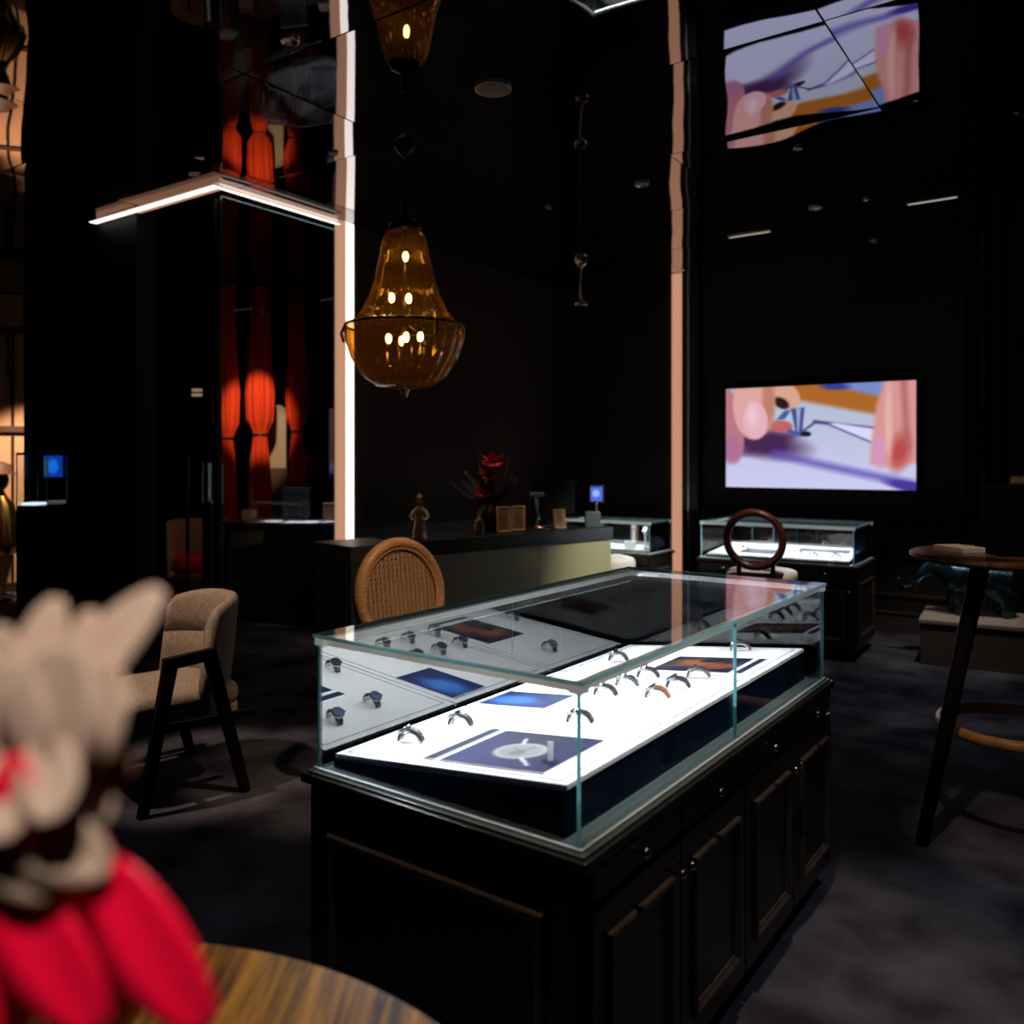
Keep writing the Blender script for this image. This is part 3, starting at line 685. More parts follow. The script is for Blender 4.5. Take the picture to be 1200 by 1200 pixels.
# statuette
st = thing('statuette', 'small ivory and gilt standing statuette on the counter behind the cane stool', 'statuette', on_counter(0.90, 0.16))
obj('robe', MB().lathe([(0.052, 0), (0.052, 0.012), (0.040, 0.02), (0.046, 0.05), (0.036, 0.10), (0.030, 0.145), (0.038, 0.185), (0.042, 0.205), (0.020, 0.225), (0.012, 0.235), (0.012, 0.242)], 18, ribs=6, amp=0.07), M['figurine'], st, smooth=True)
obj('head', MB().sphere((0, -0.004, 0.262), 0.023, 12, 10, (0.9, 1, 1.15)), M['figurine'], st, smooth=True)
for sx in (-1, 1):
    obj('arm', MB().tube([(sx*0.038, 0, 0.20), (sx*0.062, -0.01, 0.16), (sx*0.045, -0.04, 0.13), (sx*0.02, -0.055, 0.145)], [0.013, 0.012, 0.010, 0.008], 8), M['figurine'], st, smooth=True)
obj('crown', MB().lathe([(0.018, 0.283), (0.022, 0.295), (0.012, 0.305), (0.003, 0.325)], 12), M['figurine'], st)
# dark vase with feathers and red blooms
vs_ = on_counter(1.66, 0.30)
vase = thing('black_vase', 'black rounded vase of dark feathers and red blooms on the counter', 'vase', vs_)
obj('vase_body', MB().lathe([(0.06, 0), (0.09, 0.03), (0.115, 0.10), (0.10, 0.17), (0.06, 0.21), (0.055, 0.23), (0.048, 0.225), (0.05, 0.20)], 24), M['black_paint'], vase, smooth=True)
def leaf_mesh(L, W_, bend=0.3, n=8, cup=0.15, th=0.0012, tw=0.0, ex=0.75):
    """a petal or leaf that grows along +z and bends towards +y"""
    mb = MB(); top = []; bot = []
    for i in range(n + 1):
        s = i/n; w = W_*(math.sin(PI*min(1, 0.06 + 0.92*s))**ex); ang = bend*s
        y = L*(1 - math.cos(ang))/(bend if abs(bend) > 1e-3 else 1) if abs(bend) > 1e-3 else 0; z = L*math.sin(ang)/bend if abs(bend) > 1e-3 else L*s
        row = []
        for k in (-1, -0.5, 0, 0.5, 1):
            q = tw*s; xx = w*k; yy = cup*w*(k*k)
            row.append((xx*math.cos(q) - yy*math.sin(q), y - yy*math.cos(q) - xx*math.sin(q), z))
        top.append(row); bot.append([(a, b + th, c) for a, b, c in row[::-1]])
    return mb.loft([t + b for t, b in zip(top, bot)])
def leaf(name, parent, base, aim, L, W_, m, bend=0.3, cup=0.15, roll=0.0, tw=0.0, label=None, th=0.0012):
    o = obj(name, leaf_mesh(L, W_, bend, 8, cup, th, tw), m, parent, smooth=True, label=label)
    o.location = base; d = Vector(aim).normalized()
    o.rotation_mode = 'QUATERNION'
    o.rotation_quaternion = d.to_track_quat('Z', 'Y') @ Matrix.Rotation(roll, 4, 'Z').to_quaternion()
    return o
for k in range(14):
    a = 2*PI*k/14 + 0.3; el = 0.3 + 0.55*random.random()
    leaf('feather', vase, (0.02*math.cos(a), 0.02*math.sin(a), 0.21), (math.cos(a)*math.cos(el), 0.5*math.sin(a)*math.cos(el), math.sin(el)), 0.24 + 0.12*random.random(), 0.035, M['black_leaf'], 0.5, 0.1, random.uniform(-1, 1))
for (x, z, L) in ((-0.10, 0.30, 0.42), (0.16, 0.30, 0.40)):
    leaf('feather', vase, (x*0.2, 0, 0.22), (x*1.6, 0.0, 0.5), L, 0.04, M['black_leaf'], 0.35, 0.1, 0.2)
for (bx, bz, n_, ln) in ((-0.02, 0.52, 9, 0.10), (0.03, 0.62, 9, 0.12), (-0.05, 0.38, 8, 0.09)):
    for k in range(n_):
        a = 2*PI*k/n_ + bx*9
        leaf('red_petal', vase, (bx, -0.04, bz - 0.10), (math.cos(a)*0.6, -0.5 + 0.4*math.sin(a), 0.55 + 0.3*math.sin(a)), ln, 0.035, M['red_deep'], -0.7, 0.3, random.uniform(-0.6, 0.6))
    obj('stem', MB().tube([(0, 0, 0.18), (bx*0.5, -0.02, bz*0.6), (bx, -0.04, bz - 0.09)], 0.004, 6), M['stem'], vase)
# small things in front of the vase
tag(obj('lidded_jar', MB().lathe([(0.03, 0), (0.036, 0.02), (0.042, 0.06), (0.03, 0.10), (0.032, 0.108), (0.012, 0.125), (0.008, 0.135), (0.001, 0.138)], 20), mat('rose_enamel', (0.35, 0.16, 0.12), 0.3), smooth=True, loc=on_counter(1.42, 0.13)), 'small rose brown lidded jar left of the tan picture frames', 'jar')
def frame(label, t, n, w, h, rz, kind=0):
    f = thing('picture_frame', label, 'picture frame', on_counter(t, n, 0.004), CROT - 0.65 + rz, 'picture frames on the counter')
    fb = MB(); fb.T = Matrix.Rotation(-0.16, 4, 'X')
    fb.ring_frame((-w/2, 0, 0), (1, 0, 0), (0, 0, 1), 0, (0, -1, 0), w, h, [(0, -0.012), (0, 0.004), (0.006, 0.008), (0.018, 0.004), (0.022, -0.002)])
    fb.box(-w/2, 0.010, 0, w/2, 0.012, h)
    obj('frame_border', fb, mat('tan_frame', (0.50, 0.32, 0.18), 0.4) if kind == 0 else M['cane_wood'], f)
    pc = MB(); pc.T = Matrix.Rotation(-0.16, 4, 'X'); pc.box(-w/2 + 0.02, 0.0005, 0.02, w/2 - 0.02, 0.003, h - 0.02)
    obj('picture', pc, mat('sepia_print', (0.16, 0.11, 0.08), 0.3, var=(22, (0.45, 0.33, 0.22))), f)
    bk = MB().bar((0, 0.012 + h*0.13, h*0.75), (0, h*0.55, 0.0), 0.03, 0.004, (1, 0, 0)); obj('stand', bk, M['black_paint'], f)
frame('left tan picture frame on the counter beside the jar', 1.64, 0.10, 0.11, 0.20, 0.15)
frame('tan picture frame in the middle, tight beside the silver ornament', 1.80, 0.12, 0.11, 0.20, -0.1)
frame('narrow tan picture frame right of the silver ornament', 2.22, 0.08, 0.11, 0.16, 0.5, 1)
orn = thing('ornament', 'tall silver curved ornament on a pink base between picture frames', 'ornament', on_counter(2.03, 0.12))
obj('stem', MB().tube([(-0.03, 0, 0.02), (-0.015, 0, 0.10), (-0.03, 0, 0.19), (-0.035, 0, 0.27)], [0.016, 0.010, 0.013, 0.016], 10), M['chrome'], orn, smooth=True)
obj('foot', MB().tube([(-0.05, 0, 0.012), (0.02, 0, 0.016), (0.07, 0, 0.006)], [0.018, 0.016, 0.006], 10), mat('rose_metal', (0.6, 0.35, 0.32), 0.25, 0.9), orn, smooth=True)
obj('top_plate', MB().box(-0.08, -0.03, 0.27, 0.03, 0.03, 0.30), M['alu'], orn, bevel=0.003)
# till: dark monitor and customer display
till = thing('till', 'black till monitor seen from behind on the counter', 'till', on_counter(2.36, 0.33), CROT - 0.3)
obj('monitor', MB().box(-0.21, -0.02, 0.10, 0.21, 0.02, 0.38), M['black_paint'], till, bevel=0.008)
obj('stand', MB().box(-0.04, 0.02, 0.02, 0.04, 0.05, 0.30).box(-0.12, -0.08, 0, 0.12, 0.10, 0.02), M['black_paint'], till, bevel=0.004)
disp = thing('customer_display', 'small pole display with a lit blue screen at the counter end', 'display', on_counter(2.60, 0.06), CROT - 0.72)
obj('base', MB().box(-0.085, -0.05, 0, 0.04, 0.05, 0.13), mat('grey_plastic', (0.10, 0.13, 0.14), 0.4), disp, bevel=0.008)
obj('pole', MB().lathe([(0.010, 0.10), (0.010, 0.19), (0.016, 0.20)], 12, (0.01, 0, 0)), M['alu'], disp, smooth=True)
sc_ = obj('screen_case', MB().box(-0.055, -0.012, 0.20, 0.075, 0.012, 0.35), M['black_paint'], disp, bevel=0.004)
painted('screen', 0.10, 0.12, 20, 20, lambda u, v: blend(np.zeros(u.shape + (3,)) + np.array([0.28, 0.40, 0.85]), ell(u, v, 0.45, 0.55, 0.3, 0.25, 0.8), (160, 185, 250)), M['tv'], sc_, (-0.04, -0.0135, 0.215), flat='xz')

# ------------------------------------------------------------------ stools with round backs
def round_stool(label, loc, rotz, wm, cane, seat_m, ring_r=0.20, ring_z=0.965, ry=1.0, rim=0.026):
    """local +y is the way the sitter faces"""
    t = thing('round_back_stool', label, 'stool', loc, rotz, 'counter stools')
    obj('seat', MB().slab(0, 0.02, 0.23, 0.22, 0.66, 0.745, 2.6, 0.03, 0.02), seat_m, t, smooth=True)
    obj('seat_frame', MB().slab(0, 0.02, 0.225, 0.215, 0.60, 0.66, 2.6, 0.006), wm, t, smooth=False)
    for sx in (-1, 1):
        obj('leg', MB().tube([(sx*0.18, 0.18, 0.62), (sx*0.185, 0.19, 0.30), (sx*0.19, 0.20, 0.0)], [0.022, 0.018, 0.013], 10), wm, t, smooth=True)
        obj('leg', MB().tube([(sx*0.17, -0.15, 0.62), (sx*0.175, -0.17, 0.30), (sx*0.19, -0.22, 0.0)], [0.022, 0.018, 0.013], 10), wm, t, smooth=True)
        obj('back_post', MB().tube([(sx*0.12, -0.17, 0.60), (sx*0.11, -0.19, 0.70), (sx*0.11, -0.20, ring_z - ring_r*ry*0.85)], [0.018, 0.017, 0.016], 8), wm, t, smooth=True)
    obj('foot_rail', MB().bar((-0.185, 0.19, 0.25), (0.185, 0.19, 0.25), 0.022, 0.03), wm, t, bevel=0.004)
    for sx in (-1, 1):
        obj('side_rail', MB().bar((sx*0.187, 0.19, 0.30), (sx*0.18, -0.17, 0.30), 0.02, 0.026), wm, t, bevel=0.004)
    N = 44; pts = []
    for k in range(N):
        a = 2*PI*k/N; z = ring_r*ry*math.sin(a)
        pts.append((ring_r*math.cos(a), -0.215 - 0.12*(z + 0.2), ring_z + z))
    obj('back_ring', MB().tube(pts, rim, 10, True, flat=0.85), wm, t, smooth=True)
    pts2 = [(p[0]*0.9, p[1] + 0.012, ring_z + (p[2] - ring_z)*0.9) for p in pts]
    obj('inner_bead', MB().tube(pts2, 0.007, 8, True), wm, t, smooth=True)
    if cane:
        r = ring_r*0.94; mb = MB(); n = 18
        f = lambda x, z, o: (x, -0.215 - 0.12*(z + 0.2) + o, ring_z + z)
        for k in range(1, n):
            q = -r + 2*r*k/n; h = math.sqrt(r*r - q*q)
            for d in (-0.0022, 0.0022):
                mb.bar(f(q + d, -h*ry, 0.001), f(q + d, h*ry, 0.001), 0.0022, 0.001, (0, 1, 0))
                mb.bar(f(-h, (q + d)*ry, -0.001), f(h, (q + d)*ry, -0.001), 0.0022, 0.001, (0, 1, 0))
        for k in range(-n + 2, n - 1, 1):
            q = r*2*k/n*0.98; h2 = r*r - q*q/2
            if h2 <= 0: continue
            h = math.sqrt(h2)
            for s_ in (1, -1):
                cx, cz = q/2, -s_*q/2
                e = h/math.sqrt(2)
                mb.bar(f(cx - e, (cz - s_*e)*ry, 0.002), f(cx + e, (cz + s_*e)*ry, 0.002), 0.0018, 0.001, (0, 1, 0))
        o = obj('cane_panel', mb, M['cane'], t); o['kind'] = 'stuff'
    return t
def face(fx, fy): return math.atan2(-fx, fy)
round_stool('honey wooden stool with a round woven cane back', (-0.33, 3.75, 0), face(0.75, -0.66), M['cane_wood'], True, M['ivory_fabric'], 0.24, 0.875, 1.0, 0.030)
round_stool('dark reddish brown stool with an open oval back, facing the case below the television', (1.70, 5.82, 0), face(0.45, 0.89), M['brown_wood'], False, M['ivory_fabric'], 0.180, 0.97, 1.0, 0.031)
# white seat tucked in at the end of the counter
ws = thing('low_stool', 'round white upholstered stool half hidden by the counter end', 'stool', (0.895, 7.36, 0), 0.3)
obj('seat', MB().slab(0, 0, 0.165, 0.165, 0.50, 0.66, 2.2, 0.045, 0.02), M['ivory_fabric'], ws, smooth=True)
for k in range(4):
    a = PI/4 + k*PI/2
    obj('leg', MB().tube([(0.11*math.cos(a), 0.11*math.sin(a), 0.51), (0.145*math.cos(a), 0.145*math.sin(a), 0.0)], [0.018, 0.011], 8), M['black_wood'], ws, smooth=True)

# ------------------------------------------------------------------ armchair at the left
def armchair(label, loc, rotz):
    t = thing('armchair', label, 'armchair', loc, rotz); bw = mat('matt_black_ash', (0.006, 0.005, 0.005), 0.75, spec=0.12)
    obj('seat', MB().slab(0, 0.04, 0.265, 0.275, 0.375, 0.475, 5, 0.04, 0.022), M['taupe'], t, smooth=True)
    obj('seat_base', MB().slab(0, 0.02, 0.25, 0.25, 0.335, 0.378, 6, 0.008), M['taupe'], t, smooth=True)
    rings = []; K = 22
    for i in range(K + 1):
        s = -1 + 2*i/K; a = s*1.18
        x = 0.30*math.sin(a)/math.sin(1.18); y = -0.235 + 0.21*(1 - math.cos(a))/(1 - math.cos(1.18))
        nx, ny = -math.sin(a), math.cos(a)              # inwards
        ztop = 0.865 - 0.05*abs(s)**3 - (0.035 if abs(s) > 0.97 else 0); zbot = 0.36
        th = 0.062 - 0.012*abs(s)
        sec = []
        def P(o, z):
            lean = -0.13*(z - 0.40); return (x + nx*o + lean*(-nx)*0.25, y + ny*o + lean*0.9, z)
        for o, z in ((0, zbot), (0, 0.6), (0, ztop - 0.03), (th*0.2, ztop - 0.006), (th*0.5, ztop), (th*0.8, ztop - 0.006), (th, ztop - 0.03), (th*1.05, 0.74), (th, 0.672), (th*0.78, 0.662), (th, 0.652), (th*1.06, 0.56), (th, zbot)):
            sec.append(P(o, z))
        rings.append(sec)
    obj('backrest', MB().loft(rings), M['taupe'], t, smooth=True)
    for sx in (-1, 1):
        x = sx*0.325
        fl = ((x, 0.25, 0.0), (x, 0.135, 0.625)); rl = ((x, -0.20, 0.0), (x, -0.035, 0.642))
        obj('leg', MB().bar(*fl, 0.034, 0.042, (0, 1, 0), 0.036, 0.06), bw, t, bevel=0.003)
        obj('leg', MB().bar(*rl, 0.034, 0.042, (0, 1, 0), 0.036, 0.06), bw, t, bevel=0.003)
        obj('armrest', MB().bar((x, 0.164, 0.626), (x, -0.062, 0.645), 0.040, 0.05), bw, t, bevel=0.004)
        obj('side_rail', MB().bar((x*0.97, 0.19, 0.35), (x*0.97, -0.25, 0.35), 0.024, 0.035), bw, t, bevel=0.003)
    obj('cross_rail', MB().bar((-0.31, 0.10, 0.345), (0.31, 0.10, 0.345), 0.03, 0.03), bw, t)
    return t
armchair('taupe upholstered armchair with black angled wooden arms and legs', (-1.57, 3.97, 0), face(-0.75, -0.66))

# ------------------------------------------------------------------ near round table, vases, flowers
nt_ = thing('round_table', 'brown wood grain round table in the near left corner', 'table', (-0.586, 0.628, 0))
obj('tabletop', MB().lathe([(0.66, 0.718), (0.70, 0.724), (0.708, 0.735), (0.708, 0.744), (0.702, 0.75), (0.001, 0.75)], 96), M['table_wood'], nt_, bevel=0)
obj('pedestal', MB().lathe([(0.27, 0.0), (0.27, 0.02), (0.06, 0.05), (0.045, 0.2), (0.045, 0.62), (0.16, 0.718)], 32), M['black_paint'], nt_, smooth=True)
def build_flower(label, loc, petals, base_z):
    f = thing('artificial_flower', label, 'flower', loc, 0, 'artificial flowers in the near vase')
    return f
fl_o = (-0.19, 0.42, 1.30)                               # heart of the bouquet, close to the camera
vz = thing('tall_vase', 'grey ceramic vase on the near round table holding the big flowers', 'vase', (-0.254, 0.47, 0.75))
obj('vase_body', MB().lathe([(0.05, 0), (0.065, 0.02), (0.075, 0.12), (0.06, 0.22), (0.035, 0.28), (0.04, 0.31), (0.036, 0.308), (0.03, 0.28)], 32), M['ceramic'], vz, smooth=True)
def pos(x, y, d):                                        # spot in the bouquet given by its offsets in centimetres
    return Vector((x/100, d/100, y/100))
def petal(parent, base, tip, hw, bend, m, label=None):      # broad petal spread sideways, its face to the room
    b, q = Vector(base), Vector(tip); d = q - b
    o = obj('petal', leaf_mesh(d.length, hw, bend, 14, 0.22, 0.0008, 0.0, 0.5), m, parent, smooth=True, label=label)
    z = d.normalized(); y = (Vector((0.1, 1, -0.25)) - z*z.dot(Vector((0.1, 1, -0.25)))).normalized(); x = y.cross(z)
    o.matrix_local = Matrix.Translation(b) @ Matrix((x, y, z)).transposed().to_4x4()
    return o
cream = thing('cream_flower', 'big cream flower with broad petals nearest the camera', 'flower', (-0.225, 0.425, 1.345), 0, 'artificial flowers in the near vase')
# petals: base, tip (metres from the flower's heart), half width, bend
CP = [((-0.0037, 0.0, 0.0267), (0.0435, 0.005, 0.0905), 0.0139, 0.25),
      ((-0.0179, 0.005, 0.0165), (-0.0134, 0.01, 0.0845), 0.0151, 0.3),
      ((0.0043, 0.012, 0.0187), (0.0028, 0.015, 0.0771), 0.0126, 0.3),
      ((-0.0373, 0.005, 0.0165), (-0.0351, 0.005, 0.0703), 0.0168, 0.2),
      ((0.0009, -0.01, 0.0027), (0.0071, -0.02, 0.0651), 0.0277, 0.25),
      ((-0.0195, -0.007, -0.0026), (-0.0198, -0.017, 0.0583), 0.0252, 0.25),
      ((0.0129, -0.005, 0.003), (0.025, -0.01, 0.0566), 0.0193, 0.25),
      ((-0.0029, -0.003, 0.0191), (0.0338, 0.0, 0.0394), 0.0143, 0.2),
      ((0.0005, -0.013, 0.0182), (0.0119, -0.023, -0.0146), 0.0168, -0.3),
      ((-0.0157, -0.01, 0.0131), (-0.016, -0.02, -0.026), 0.0168, -0.3),
      ((0.0089, 0.003, 0.0086), (0.022, 0.005, -0.0265), 0.0109, -0.3),
      ((-0.0258, -0.007, -0.0172), (0.029, -0.015, -0.0434), 0.0176, 0.2),
      ((-0.0354, -0.005, -0.0222), (0.0036, -0.015, -0.0549), 0.0168, 0.2)]
for b, q, w, bd in CP:
    petal(cream, b, q, w, bd, M['cream'])
for b, q, w, bd in [((0.0014, 0.005, 0.0165), (0.0338, 0.0, -0.001), 0.0126, 0.2),
      ((-0.0001, 0.012, 0.0034), (0.0272, 0.005, -0.0157), 0.0101, 0.2)]:
    petal(cream, b, q, w, bd, M['rust'], 'rust brown petal')
obj('heart', MB().sphere((0.0, 0.008, 0.02), 0.018, 14, 10), M['cream'], cream, smooth=True)
obj('stem', MB().tube([(0.0, 0.008, 0.01), (-0.018, 0.03, -0.10), (-0.03, 0.043, -0.24), (-0.03, 0.045, -0.34)], 0.004, 8), M['stem'], cream, smooth=True)
redf = thing('red_flower', 'glossy red satin flower below the cream flower', 'flower', (-0.225, 0.44, 1.262), 0, 'artificial flowers in the near vase')
RP = [((0.0244, -0.015, 0.0353), (0.0741, -0.03, -0.0437), 0.021, 0.25),
      ((-0.0257, -0.015, 0.031), (0.0221, -0.03, -0.0437), 0.0218, 0.25),
      ((-0.0068, 0.01, 0.0346), (0.0113, 0.01, -0.0734), 0.0252, 0.2),
      ((-0.0495, 0.01, 0.0121), (-0.042, 0.005, -0.0744), 0.0252, 0.2),
      ((-0.004, -0.008, 0.06), (0.0202, -0.015, 0.0395), 0.0109, 0.3),
      ((-0.0128, -0.03, 0.0527), (-0.013, -0.038, 0.0965), 0.0126, 0.3),
      ((0.0028, 0.0, 0.0413), (0.027, 0.0, -0.0093), 0.0168, 0.2),
      ((-0.0158, -0.01, 0.0393), (-0.006, -0.02, 0.0062), 0.0168, 0.2)]
for b, q, w, bd in RP:
    petal(redf, b, q, w, bd, M['red'])
obj('heart', MB().sphere((-0.012, 0.012, 0.03), 0.016, 14, 10), M['red'], redf, smooth=True)
obj('stem', MB().tube([(-0.012, 0.012, 0.02), (-0.03, 0.035, -0.08), (-0.030, 0.031, -0.20), (-0.028, 0.030, -0.255)], 0.004, 8), M['stem'], redf, smooth=True)

# ------------------------------------------------------------------ high table with foot ring, black case
ht = thing('high_table', 'tall round walnut table with splayed black legs at the right edge', 'table', (2.07, 3.50, 0))
obj('tabletop', MB().lathe([(0.34, 1.075), (0.385, 1.082), (0.40, 1.095), (0.40, 1.105), (0.394, 1.11), (0.001, 1.11)], 72), M['brown_table'], ht)
for k in range(3):
    a = math.atan2(-0.18, -0.477) + (0, 1.75, -2.75)[k]
    obj('leg', MB().tube([(0.20*math.cos(a), 0.20*math.sin(a), 1.076), (0.51*math.cos(a), 0.51*math.sin(a), 0.0)], [0.034, 0.024], 14), M['leg_black'], ht, smooth=True)
fr_pts = [(0.28*math.cos(2*PI*k/48), 0.28*math.sin(2*PI*k/48), 0.40) for k in range(48)]
obj('foot_ring', MB().tube(fr_pts, 0.024, 10, True), M['bent_wood'], ht, smooth=True)
bc = thing('black_case', 'tall black leather box standing on the high table', 'box', (2.23, 3.50, 1.11), -0.12)
bx = MB(); bx.loft([[(-0.27, -0.13, 0), (0.27, -0.13, 0), (0.27, 0.13, 0), (-0.27, 0.13, 0)], [(-0.235, -0.11, 0.285), (0.235, -0.11, 0.285), (0.235, 0.11, 0.285), (-0.235, 0.11, 0.285)]])
obj('case_body', bx, mat('black_leather', (0.004, 0.004, 0.004), 0.8, spec=0.05), bc, bevel=0.008)
obj('lid_seam', MB().box(-0.262, -0.1275, 0.060, 0.262, 0.1275, 0.064), M['black_paint'], bc)
gb = thing('gold_tray', 'narrow gold tray on top of the black box', 'tray', (2.255, 3.50, 1.395), -0.12)
obj('tray_body', MB().box(-0.165, -0.08, 0, 0.165, 0.08, 0.028), mat('brass_satin', (0.75, 0.40, 0.10), 0.4, 0.6), gb, bevel=0.004)
obj('tray_rim', MB().ring_frame((-0.165, -0.08, 0.028), (1, 0, 0), (0, 1, 0), 0, (0, 0, 1), 0.33, 0.16, [(0, 0), (0, 0.006), (0.006, 0.006), (0.007, 0)]), M['gold'], gb)
nb = thing('notepad', 'small white notepad lying on the high table beside the black box', 'notepad', (1.90, 3.62, 1.11), 0.2)
obj('pages', MB().box(-0.06, -0.09, 0.003, 0.06, 0.09, 0.021), M['paper'], nb, bevel=0.001)
obj('cover', MB().box(-0.062, -0.092, 0, 0.062, 0.092, 0.003), M['stone'], nb)

# ------------------------------------------------------------------ plinth and elephant
pl = thing('plinth', 'low beige stone topped plinth against the wall under the elephant', 'plinth', (2.99, 6.25, 0), -R(30))
obj('plinth_body', MB().box(0, 0, 0, 0.95, 0.62, 0.30), M['plinth_side'], pl, bevel=0.004)
obj('plinth_top', MB().box(-0.01, -0.01, 0.30, 0.96, 0.63, 0.33), M['stone'], pl, bevel=0.004)
def skin(name, nodes, edges, m, parent, sub=2, label=None):
    me = bpy.data.meshes.new(name); me.from_pydata([n_[:3] for n_ in nodes], edges, [])
    o = bpy.data.objects.new(name, me); COL.objects.link(o); me.materials.append(m)
    o.parent = parent
    k = o.modifiers.new('skin', 'SKIN')
    for i, n_ in enumerate(nodes):
        sv = me.skin_vertices[0].data[i]; sv.radius = (n_[3], n_[4] if len(n_) > 4 else n_[3]); sv.use_root = (i == 0)
    k.use_smooth_shade = True
    s_ = o.modifiers.new('subdivision', 'SUBSURF'); s_.levels = 1; s_.render_levels = sub
    return o
el = thing('elephant_statue', 'teal bronze elephant statue with a curled trunk on the plinth', 'statue', (3.48, 6.42, 0.33), -R(24))
# local -x is the way it faces
nodes = [(0.10, 0, 0.27, 0.13), (-0.04, 0, 0.28, 0.135), (-0.15, 0, 0.30, 0.11), (-0.25, 0, 0.345, 0.085), (-0.32, 0, 0.325, 0.065),
         (-0.375, 0, 0.25, 0.038), (-0.415, 0, 0.185, 0.028), (-0.47, 0, 0.165, 0.022), (-0.515, 0, 0.20, 0.018), (-0.525, 0, 0.255, 0.014),
         (0.20, 0, 0.26, 0.10), (0.265, 0, 0.20, 0.016), (0.285, 0, 0.11, 0.010),
         (-0.13, 0.075, 0.20, 0.055), (-0.145, 0.08, 0.10, 0.042), (-0.15, 0.08, 0.0, 0.045),
         (-0.13, -0.075, 0.20, 0.055), (-0.10, -0.08, 0.10, 0.042), (-0.10, -0.08, 0.0, 0.045),
         (0.15, 0.075, 0.19, 0.06), (0.17, 0.08, 0.10, 0.042), (0.165, 0.08, 0.0, 0.045),
         (0.15, -0.075, 0.19, 0.06), (0.20, -0.08, 0.10, 0.042), (0.20, -0.08, 0.0, 0.045)]
edges = [(0, 1), (1, 2), (2, 3), (3, 4), (4, 5), (5, 6), (6, 7), (7, 8), (8, 9), (0, 10), (10, 11), (11, 12), (2, 13), (13, 14), (14, 15), (2, 16), (16, 17), (17, 18), (10, 19), (19, 20), (20, 21), (10, 22), (22, 23), (23, 24)]
skin('body', nodes, edges, M['bronze'], el)
for sy in (-1, 1):
    e = MB(); rg = []
    for i in range(7):
        s = i/6; w = 0.10*math.sin(PI*(0.12 + 0.80*s))**0.7
        rg.append([(-0.235 + 0.10*s, sy*(0.075 + 0.055*s) + q*0.006*sy, 0.36 - 0.05*s + k*w - 0.05*s) for k, q in ((-1.1, -1), (0, -1.4), (1, -1), (1, 1), (0, 0.6), (-1.1, 1))])
    obj('ear', e.loft(rg), M['bronze'], el, smooth=True)
    obj('tusk', MB().tube([(-0.335, sy*0.045, 0.275), (-0.39, sy*0.055, 0.225), (-0.44, sy*0.05, 0.235)], [0.013, 0.010, 0.003], 8), M['bronze'], el, smooth=True)
    obj('eye', MB().sphere((-0.318, sy*0.06, 0.35), 0.008, 8, 6), M['black_paint'], el, smooth=True)

# ------------------------------------------------------------------ pendants
pd = thing('amber_pendant', 'large amber glass bell pendant with lit filament bulbs', 'pendant lamp', (-0.64, 5.1, 0))
K_ = 5.1/1000
def zz(y): return 1.5 - (y - 538)*K_
def shell(prof, n, ribs, amp, th=0.006):
    outer = prof; inner = [(max(r - th, 0.002), z) for r, z in prof[::-1]]
    mb = MB(); rings = []
    for r, z in outer + inner:
        rings.append([(r*(1 + amp*math.cos(ribs*2*PI*j/n))*math.cos(2*PI*j/n), r*(1 + amp*math.cos(ribs*2*PI*j/n))*math.sin(2*PI*j/n), z) for j in range(n)])
    rings.append(rings[0]); return mb.loft(rings, True, False)
obj('bell_glass', shell([(0.085, zz(268)), (0.12, zz(278)), (0.145, zz(300)), (0.17, zz(325)), (0.205, zz(348)), (0.25, zz(366)), (0.30, zz(378))], 120, 24, 0.045), M['amber'], pd, smooth=True)
obj('bowl_glass', shell([(0.355, zz(384)), (0.35, zz(398)), (0.315, zz(420)), (0.25, zz(440)), (0.16, zz(453)), (0.03, zz(457))], 120, 24, 0.018), M['amber'], pd, smooth=True)
obj('rim_band', MB().tube([(0.352*math.cos(2*PI*k/48), 0.352*math.sin(2*PI*k/48), zz(383)) for k in range(48)], 0.008, 8, True), M['dark_metal'], pd, smooth=True)
obj('top_cap', MB().lathe([(0.10, zz(270)), (0.09, zz(262)), (0.03, zz(255)), (0.02, zz(235))], 24), M['dark_metal'], pd, smooth=True)
obj('finial', MB().lathe([(0.004, zz(468)), (0.018, zz(464)), (0.02, zz(460)), (0.03, zz(457)), (0.03, zz(455))], 16), M['pewter'], pd, smooth=True)
obj('stem', MB().lathe([(0.012, zz(456)), (0.012, zz(262))], 10), M['dark_metal'], pd, smooth=True)
obj('ceiling_rose', MB().lathe([(0.008, 3.30), (0.05, 3.34), (0.065, CEIL - 0.008)], 24), M['dark_metal'], pd, smooth=True)
ch = MB(); z = zz(236); k = 0
while z < 3.30:
    ax = (1, 0) if k % 2 else (0, 1)
    ch.tube([(ax[0]*0.011*math.cos(q), ax[1]*0.011*math.cos(q), z + 0.018 + 0.019*math.sin(q)) for q in [2*PI*i/10 for i in range(10)]], 0.003, 5, True)
    z += 0.031; k += 1
o_ = obj('chain', ch, M['dark_metal'], pd, smooth=True); o_['kind'] = 'stuff'
for bx_, by_, bz_ in ((0.01, -0.05, 303), (-0.075, -0.03, 350), (0.03, -0.06, 352), (-0.10, 0.02, 396), (0.02, -0.10, 398), (0.09, 0.02, 394), (-0.03, 0.09, 397)):
    b_ = obj('bulb', MB().sphere((bx_, by_, zz(bz_)), 0.017, 12, 8, (1, 1, 1.7)), M['bulb'], pd, smooth=True)
    obj('bulb_holder', MB().bar((bx_, by_, zz(bz_) + 0.025), (bx_*0.3, by_*0.3, zz(bz_) + 0.07), 0.014, 0.014, (1, 0.3, 0)), M['dark_metal'], b_)
